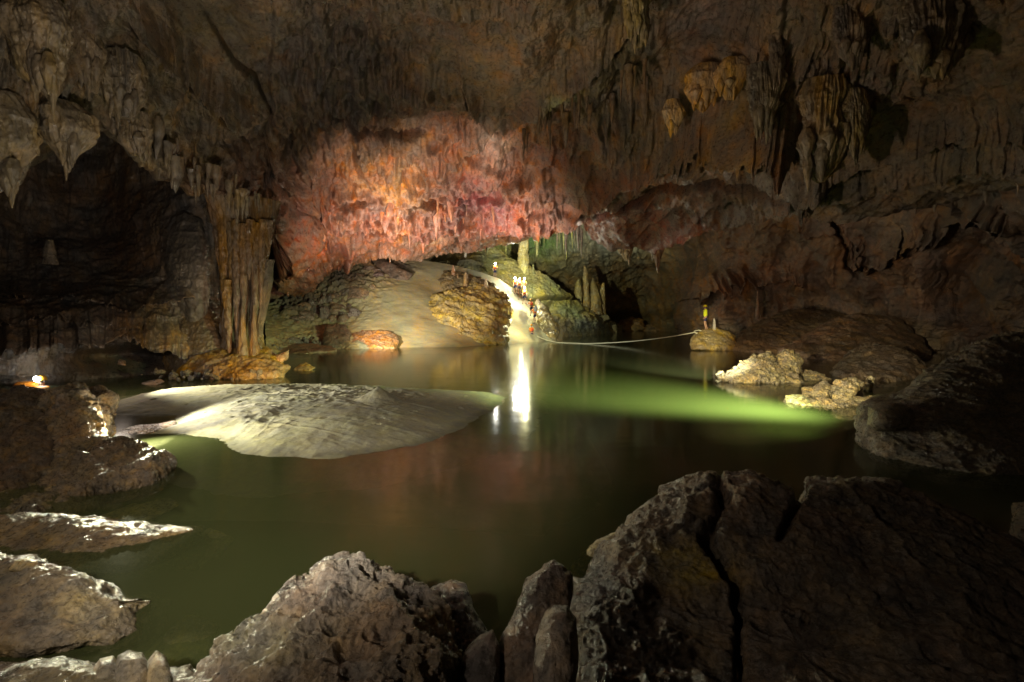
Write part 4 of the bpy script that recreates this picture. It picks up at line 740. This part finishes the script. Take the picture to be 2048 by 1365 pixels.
PM = dict(skin=plain('tanned_skin', (.42, .24, .15), .5), orange=plain('orange_nylon', (.85, .26, .02), .6), red=plain('red_nylon', (.75, .07, .04), .6), navy=plain('navy_cloth', (.012, .02, .09), .8),
          yellow=plain('yellow_shirt', (.72, .82, .02), .7), yhelm=plain('yellow_helmet', (.80, .70, .03), .3), ohelm=plain('orange_helmet', (.85, .45, .04), .3), black=plain('black_strap', (.015, .015, .015), .6),
          lamp=plain('lamp_lens', (.9, .95, 1), .2, (.85, .93, 1), 90), hair=plain('dark_hair', (.02, .015, .01), .7), bag=plain('grey_dry_bag', (.28, .32, .38), .35), shoe=plain('dark_shoe', (.03, .03, .03), .7), white=plain('white_reflective', (.8, .8, .78), .4))
def person(loc, rz, label, pose=None, group=None, helmet='ohelm', top='vest', lamp=True, bag=False, watts=0, size=1.0, head=0.0):
    J = dict(pel=(0, 0, .93), sp=(0, .01, 1.12), ch=(0, 0, 1.33), nk=(0, .0, 1.48), hb=(0, .015, 1.55), hm=(0, .02, 1.62), ht=(0, .01, 1.69), no=(0, .115, 1.61),
             sL=(-.17, 0, 1.42), eL=(-.23, -.03, 1.15), wL=(-.23, .06, .91), pL=(-.23, .085, .84), sR=(.17, 0, 1.42), eR=(.23, -.03, 1.15), wR=(.23, .06, .91), pR=(.23, .085, .84),
             hL=(-.09, 0, .90), kL=(-.10, .03, .50), aL=(-.10, -.02, .09), tL=(-.10, .13, .035), hR=(.09, 0, .90), kR=(.10, .03, .50), aR=(.10, -.02, .09), tR=(.10, .13, .035))
    if pose: J.update(pose)
    r = bpy.data.objects.new('person', None); link(r); r.location = tuple(loc); r.rotation_euler = (0, 0, rz); r.scale = (size,)*3
    tag(r, label, 'person', group)
    names = ['pel', 'sp', 'ch', 'nk', 'hb', 'hm', 'ht', 'no', 'sL', 'eL', 'wL', 'pL', 'sR', 'eR', 'wR', 'pR', 'hL', 'kL', 'aL', 'tL', 'hR', 'kR', 'aR', 'tR']
    rad = dict(pel=.135, sp=.12, ch=.145, nk=.055, hb=.07, hm=.088, ht=.06, no=.018, sL=.06, eL=.042, wL=.027, pL=.036, sR=.06, eR=.042, wR=.027, pR=.036, hL=.09, kL=.058, aL=.038, tL=.032, hR=.09, kR=.058, aR=.038, tR=.032)
    ix = {n: i for i, n in enumerate(names)}
    ed = [('pel', 'sp'), ('sp', 'ch'), ('ch', 'nk'), ('nk', 'hb'), ('hb', 'hm'), ('hm', 'ht'), ('hm', 'no')]
    for s in 'LR': ed += [('ch', 's'+s), ('s'+s, 'e'+s), ('e'+s, 'w'+s), ('w'+s, 'p'+s), ('pel', 'h'+s), ('h'+s, 'k'+s), ('k'+s, 'a'+s), ('a'+s, 't'+s)]
    V = [np.array(J[n], float) for n in names]; RD = [rad[n] for n in names]; Ed = [(ix[a], ix[b]) for a, b in ed]; roots = [0]
    for s, sx in (('L', -1), ('R', 1)):                  # four curled fingers and a thumb on each hand
        p = np.array(J['p'+s]); dr = p-np.array(J['w'+s]); dr = dr/np.linalg.norm(dr)
        fw = np.array([0, 1, 0]) if abs(dr[2]) > .6 else np.array([0, 0, -1.]); sd_ = np.cross(dr, fw); sd_ /= np.linalg.norm(sd_)
        for q, ln in ((-1.5, .062), (-.5, .075), (.5, .07), (1.5, .055)):
            a = p+fw*q*.017+dr*.01; roots.append(len(V)); b0 = len(V)
            V += [a, a+dr*ln*.6, a+dr*ln*.95-sd_*sx*.018]; RD += [.009, .0085, .007]; Ed += [(b0, b0+1), (b0+1, b0+2)]
        a = p-dr*.02+fw*.02; roots.append(len(V)); b0 = len(V); V += [a, a+fw*.025+dr*.02, a+fw*.034+dr*.048]; RD += [.011, .010, .008]; Ed += [(b0, b0+1), (b0+1, b0+2)]
    body = skin('body', V, Ed, RD, PM['skin'], r, 1, roots)
    g = lambda n: np.array(J[n], float)
    def shell(nm, ns, es, rd, mt): return skin(nm, [g(n) if isinstance(n, str) else n for n in ns], es, rd, PM[mt], r, 1)
    mid = lambda a, b, t=.5: g(a)*(1-t)+g(b)*t
    shell('shorts', [g('pel')+np.array([0, 0, .04]), g('pel')-np.array([0, 0, .03]), 'hL', mid('hL', 'kL', .75), 'hR', mid('hR', 'kR', .75)], [(0, 1), (1, 2), (2, 3), (1, 4), (4, 5)], [.15, .15, .108, .095, .108, .095], 'navy')
    if top == 'vest':
        shell('shirt', [mid('pel', 'sp', .5), 'sp', 'ch', mid('ch', 'nk', .6), 'sL', mid('sL', 'eL', .8), 'sR', mid('sR', 'eR', .8)], [(0, 1), (1, 2), (2, 3), (2, 4), (4, 5), (2, 6), (6, 7)], [.145, .135, .155, .08, .075, .06, .075, .06], 'orange')
        v = shell('life_vest', [mid('pel', 'sp', .7), 'sp', 'ch', mid('ch', 'nk', .35)], [(0, 1), (1, 2), (2, 3)], [.185, .19, .20, .12], 'orange')
        up = g('ch')-g('sp'); up /= np.linalg.norm(up)
        for yy, mt in ((-.185, 'red'), (.185, 'red')):
            pc = lathe('vest_panel', [(.001, .03), (.07, .03), (.1, .0), (.1, -.02)], PM[mt], v, tuple(mid('sp', 'ch', .6)+np.array([0, yy, 0])), (R_(90 if yy < 0 else -90), 0, 0), 20, (1, 1.5))
        lathe('waist_strap', [(.150, -.02), (.163, -.02), (.163, .02), (.150, .02)], PM['black'], v, tuple(g('sp')+np.array([0, 0, -.03])))
    else:
        shell('shirt', [mid('pel', 'sp', .1), 'sp', 'ch', mid('ch', 'nk', .7), 'sL', 'eL', mid('eL', 'wL', .95), 'sR', 'eR', mid('eR', 'wR', .95)], [(0, 1), (1, 2), (2, 3), (2, 4), (4, 5), (5, 6), (2, 7), (7, 8), (8, 9)], [.16, .15, .168, .08, .088, .066, .045, .088, .066, .045], 'yellow')
        lathe('back_print', [(.001, .012), (.055, .012), (.07, .0)], PM['navy'], r, tuple(mid('sp', 'ch', .95)+np.array([.02, -.158, 0])), (R_(90), 0, 0), 16, (1, .8))
    hm = g('hm')
    lathe('hair', [(.001, .085), (.06, .07), (.093, .02), (.094, -.03), (.08, -.06)], PM['hair'], r, tuple(hm+np.array([0, -.015, .02])), n=22, sq=(.95, 1.0))
    h = lathe('helmet', [(.001, .125), (.05, .118), (.09, .09), (.112, .045), (.118, .0), (.130, -.012), (.128, -.02), (.110, -.015)], PM[helmet], r, tuple(hm+np.array([0, -.005, .05])), n=30, sq=(.95, 1.1))
    lathe('helmet_vent', [(.001, .012), (.016, .01), (.018, 0)], PM['black'], h, (.0, -.075, .095), (R_(45), 0, 0), 12, (1, 1.8))
    for sx in (-1, 1): lathe('ear', [(.001, .01), (.02, .008), (.024, 0), (.018, -.01)], PM['skin'], body, tuple(hm+np.array([sx*.086, 0, -.01])), (0, R_(90), 0), 14, (1.4, .8))
    for sx in (-1, 1): lathe('eye', [(.001, .008), (.010, .006), (.012, 0)], PM['black'], body, tuple(hm+np.array([sx*.032, .083, .005])), (R_(-90), 0, 0), 12)
    lathe('mouth', [(.001, .004), (.018, .003), (.02, 0)], PM['red'], body, tuple(hm+np.array([0, .086, -.045])), (R_(-90), 0, 0), 12, (1, .35))
    for s in 'LR': lathe('shoe', [(.001, .09), (.045, .085), (.055, .04), (.06, .0), (.001, 0)], PM['shoe'], r, tuple(g('a'+s)*.6+g('t'+s)*.4-np.array([0, 0, .075])), n=20, sq=(.85, 2.1))
    if lamp:
        hl = lathe('headlamp', [(.001, -.03), (.035, -.03), (.04, .0), (.04, .035), (.03, .035)], PM['black'], h, (0, .12, .035), (R_(-90), 0, 0), 18)
        lathe('lens', [(.001, .05), (.05, .045), (.062, .03), (.05, .02)], PM['lamp'], hl, (0, 0, .01), n=18, sq=(1.25, 1.25))
        if watts:
            f = Matrix.Rotation(rz, 3, 'Z') @ (Vector(hm*size)+Vector((0, .32, .08))); q = Vector(loc)+f
            point('headlamp_light', q, watts, (1, .98, .80), .09)
    if bag: 
        bgo = lathe('dry_bag', [(.001, -.28), (.13, -.27), (.16, -.2), (.165, .1), (.14, .2), (.06, .25), (.05, .29), (.07, .33), (.001, .34)], PM['bag'], None, tuple(Vector(loc)+Matrix.Rotation(rz, 3, 'Z') @ (Vector(g('ch'))+Vector((0, -.32, .18)))), (.12, 0, rz), 26, (1.1, .75))
        tag(bgo, 'grey blue dry bag on the back of the climbing caver', 'bag')
    return r
CL = dict(kR=(.12, .30, .66), aR=(.12, .18, .32), tR=(.12, .32, .29), sp=(0, .06, 1.10), ch=(0, .14, 1.29), nk=(0, .2, 1.43), hb=(0, .23, 1.5), hm=(0, .26, 1.57), ht=(0, .26, 1.64), no=(0, .36, 1.55),
          sL=(-.17, .15, 1.37), sR=(.17, .15, 1.37), eL=(-.25, .33, 1.18), wL=(-.22, .55, 1.22), pL=(-.21, .62, 1.25), eR=(.25, .25, 1.12), wR=(.2, .42, .95), pR=(.19, .48, .92))
ST = dict(eL=(-.30, .02, 1.2), wL=(-.2, .22, 1.12), pL=(-.16, .28, 1.12))
HI = dict(kL=(-.14, .08, .52), aL=(-.16, .0, .09), tL=(-.2, .14, .04), kR=(.14, -.02, .5), aR=(.15, -.15, .1), tR=(.2, -.02, .04))
def put(u, vf, d): return P(u, vf, d)
GR_ = 'cavers climbing the sand chute'
person(put(990, 557, 52.5), R_(200), 'caver in an orange vest alone at the top of the hill', ST, GR_, watts=40)
person(put(1031, 588, 49.0), R_(165), 'leftmost of three cavers bunched together with bright headlamps', HI, GR_, watts=100)
person(put(1039, 590, 49.3), R_(185), 'middle one of three cavers bunched together with bright headlamps', None, GR_, watts=100)
person(put(1048, 589, 49.8), R_(200), 'right one of three bunched cavers with bright headlamps', ST, GR_, watts=40)
person(put(1049, 609, 47.6), R_(190), 'caver with a lit headlamp just below the bunched three', HI, GR_, watts=100)
person(put(1063, 632, 46.3), R_(15), 'climbing caver in an orange vest and helmet above the one with the bag', CL, GR_, lamp=False, helmet='ohelm')
person(put(1070, 648, 44.6), R_(20), 'climbing caver carrying a grey blue bag', CL, GR_, lamp=False, bag=True)
person(put(1063, 686.5, 42.6), R_(10), 'caver standing in the water at the foot of the chute', HI, GR_, lamp=False)
person(put(1411, 661, 31.2), R_(75), 'guide in a bright yellow shirt and helmet standing on a boulder', dict(HI, wL=(-.2, .1, .92), eL=(-.22, 0, 1.15)), None, helmet='yhelm', top='shirt', lamp=False, size=.98)
# the caver lying low in the water at the far left, lamp towards the camera
person(P(84, 764, 13.6)+np.array([0, 0, -1.60]), R_(182), 'caver up to the neck in dark water at the far left with a bright lamp', ST, None, lamp=True, watts=0)
o = lathe('float_bag', [(.001, -.34), (.08, -.33), (.12, -.25), (.13, 0), (.12, .25), (.08, .33), (.001, .34)], PM['orange'], None, (float(P(42, 770, 13.5)[0]), 13.7, .04), (0, R_(90), .1), 26, (.8, 1.1)); tag(o, 'orange float bag on the water beside the submerged caver', 'bag')
# rope from the chute to the guide's boulder
def tube(name, pts, r, mat):
    pts = np.array(pts); n = len(pts); th = np.linspace(0, 2*math.pi, 8, endpoint=False); T = np.gradient(pts, axis=0); T /= np.linalg.norm(T, axis=1, keepdims=True)
    a = np.cross(T, [0, 0, 1.]); a /= np.linalg.norm(a, axis=1, keepdims=True); b = np.cross(T, a)
    G = pts[:, None]+r*(a[:, None]*np.cos(th)[None, :, None]+b[:, None]*np.sin(th)[None, :, None])
    return grid_mesh(name, G, mat, wrap=True)
kp = np.array([[1072, 672, 42.3], [1090, 680, 41.5], [1115, 686, 39.5], [1160, 688, 38], [1220, 686.5, 36.5], [1280, 682, 35], [1340, 674.5, 33], [1396, 664, 31.2]])
tt = np.linspace(0, 7, 90); kk = np.stack([np.interp(tt, range(8), kp[:, i]) for i in range(3)], 1)
kk = np.stack([np.convolve(np.pad(kk[:, i], 6, mode='edge'), np.ones(13)/13, 'valid') for i in range(3)], 1)
rp = np.array([P(*q) for q in kk]); rp[:, 2] = np.maximum(rp[:, 2], .02)
tag(tube('rope', rp, .035, plain('pale_rope', (.62, .60, .45), .8)), 'pale rope sagging across the water from the chute to the boulder', 'rope')
ccoil = [P(1399+8*math.cos(a_)-a_*.3, 664+3*math.sin(a_), 30.9-.2*math.sin(a_)) for a_ in np.linspace(0, 14, 80)]
tag(tube('rope_coil', ccoil, .03, plain('coil_rope', (.62, .60, .45), .8)), 'loose coil of pale rope beside the feet of the guide', 'rope')
o = rock('stone', [(1046, 690), (1049, 686.5), (1056, 686), (1061, 689), (1055, 691)], 39, 38.6, .12, .2, M['mid'], (.5, .24, .1), karst(2, .03, .6, .5, .2, 150), 60, 30, seed=150); tag(o, 'small orange stone breaking the water in the lamp reflection', 'rock')
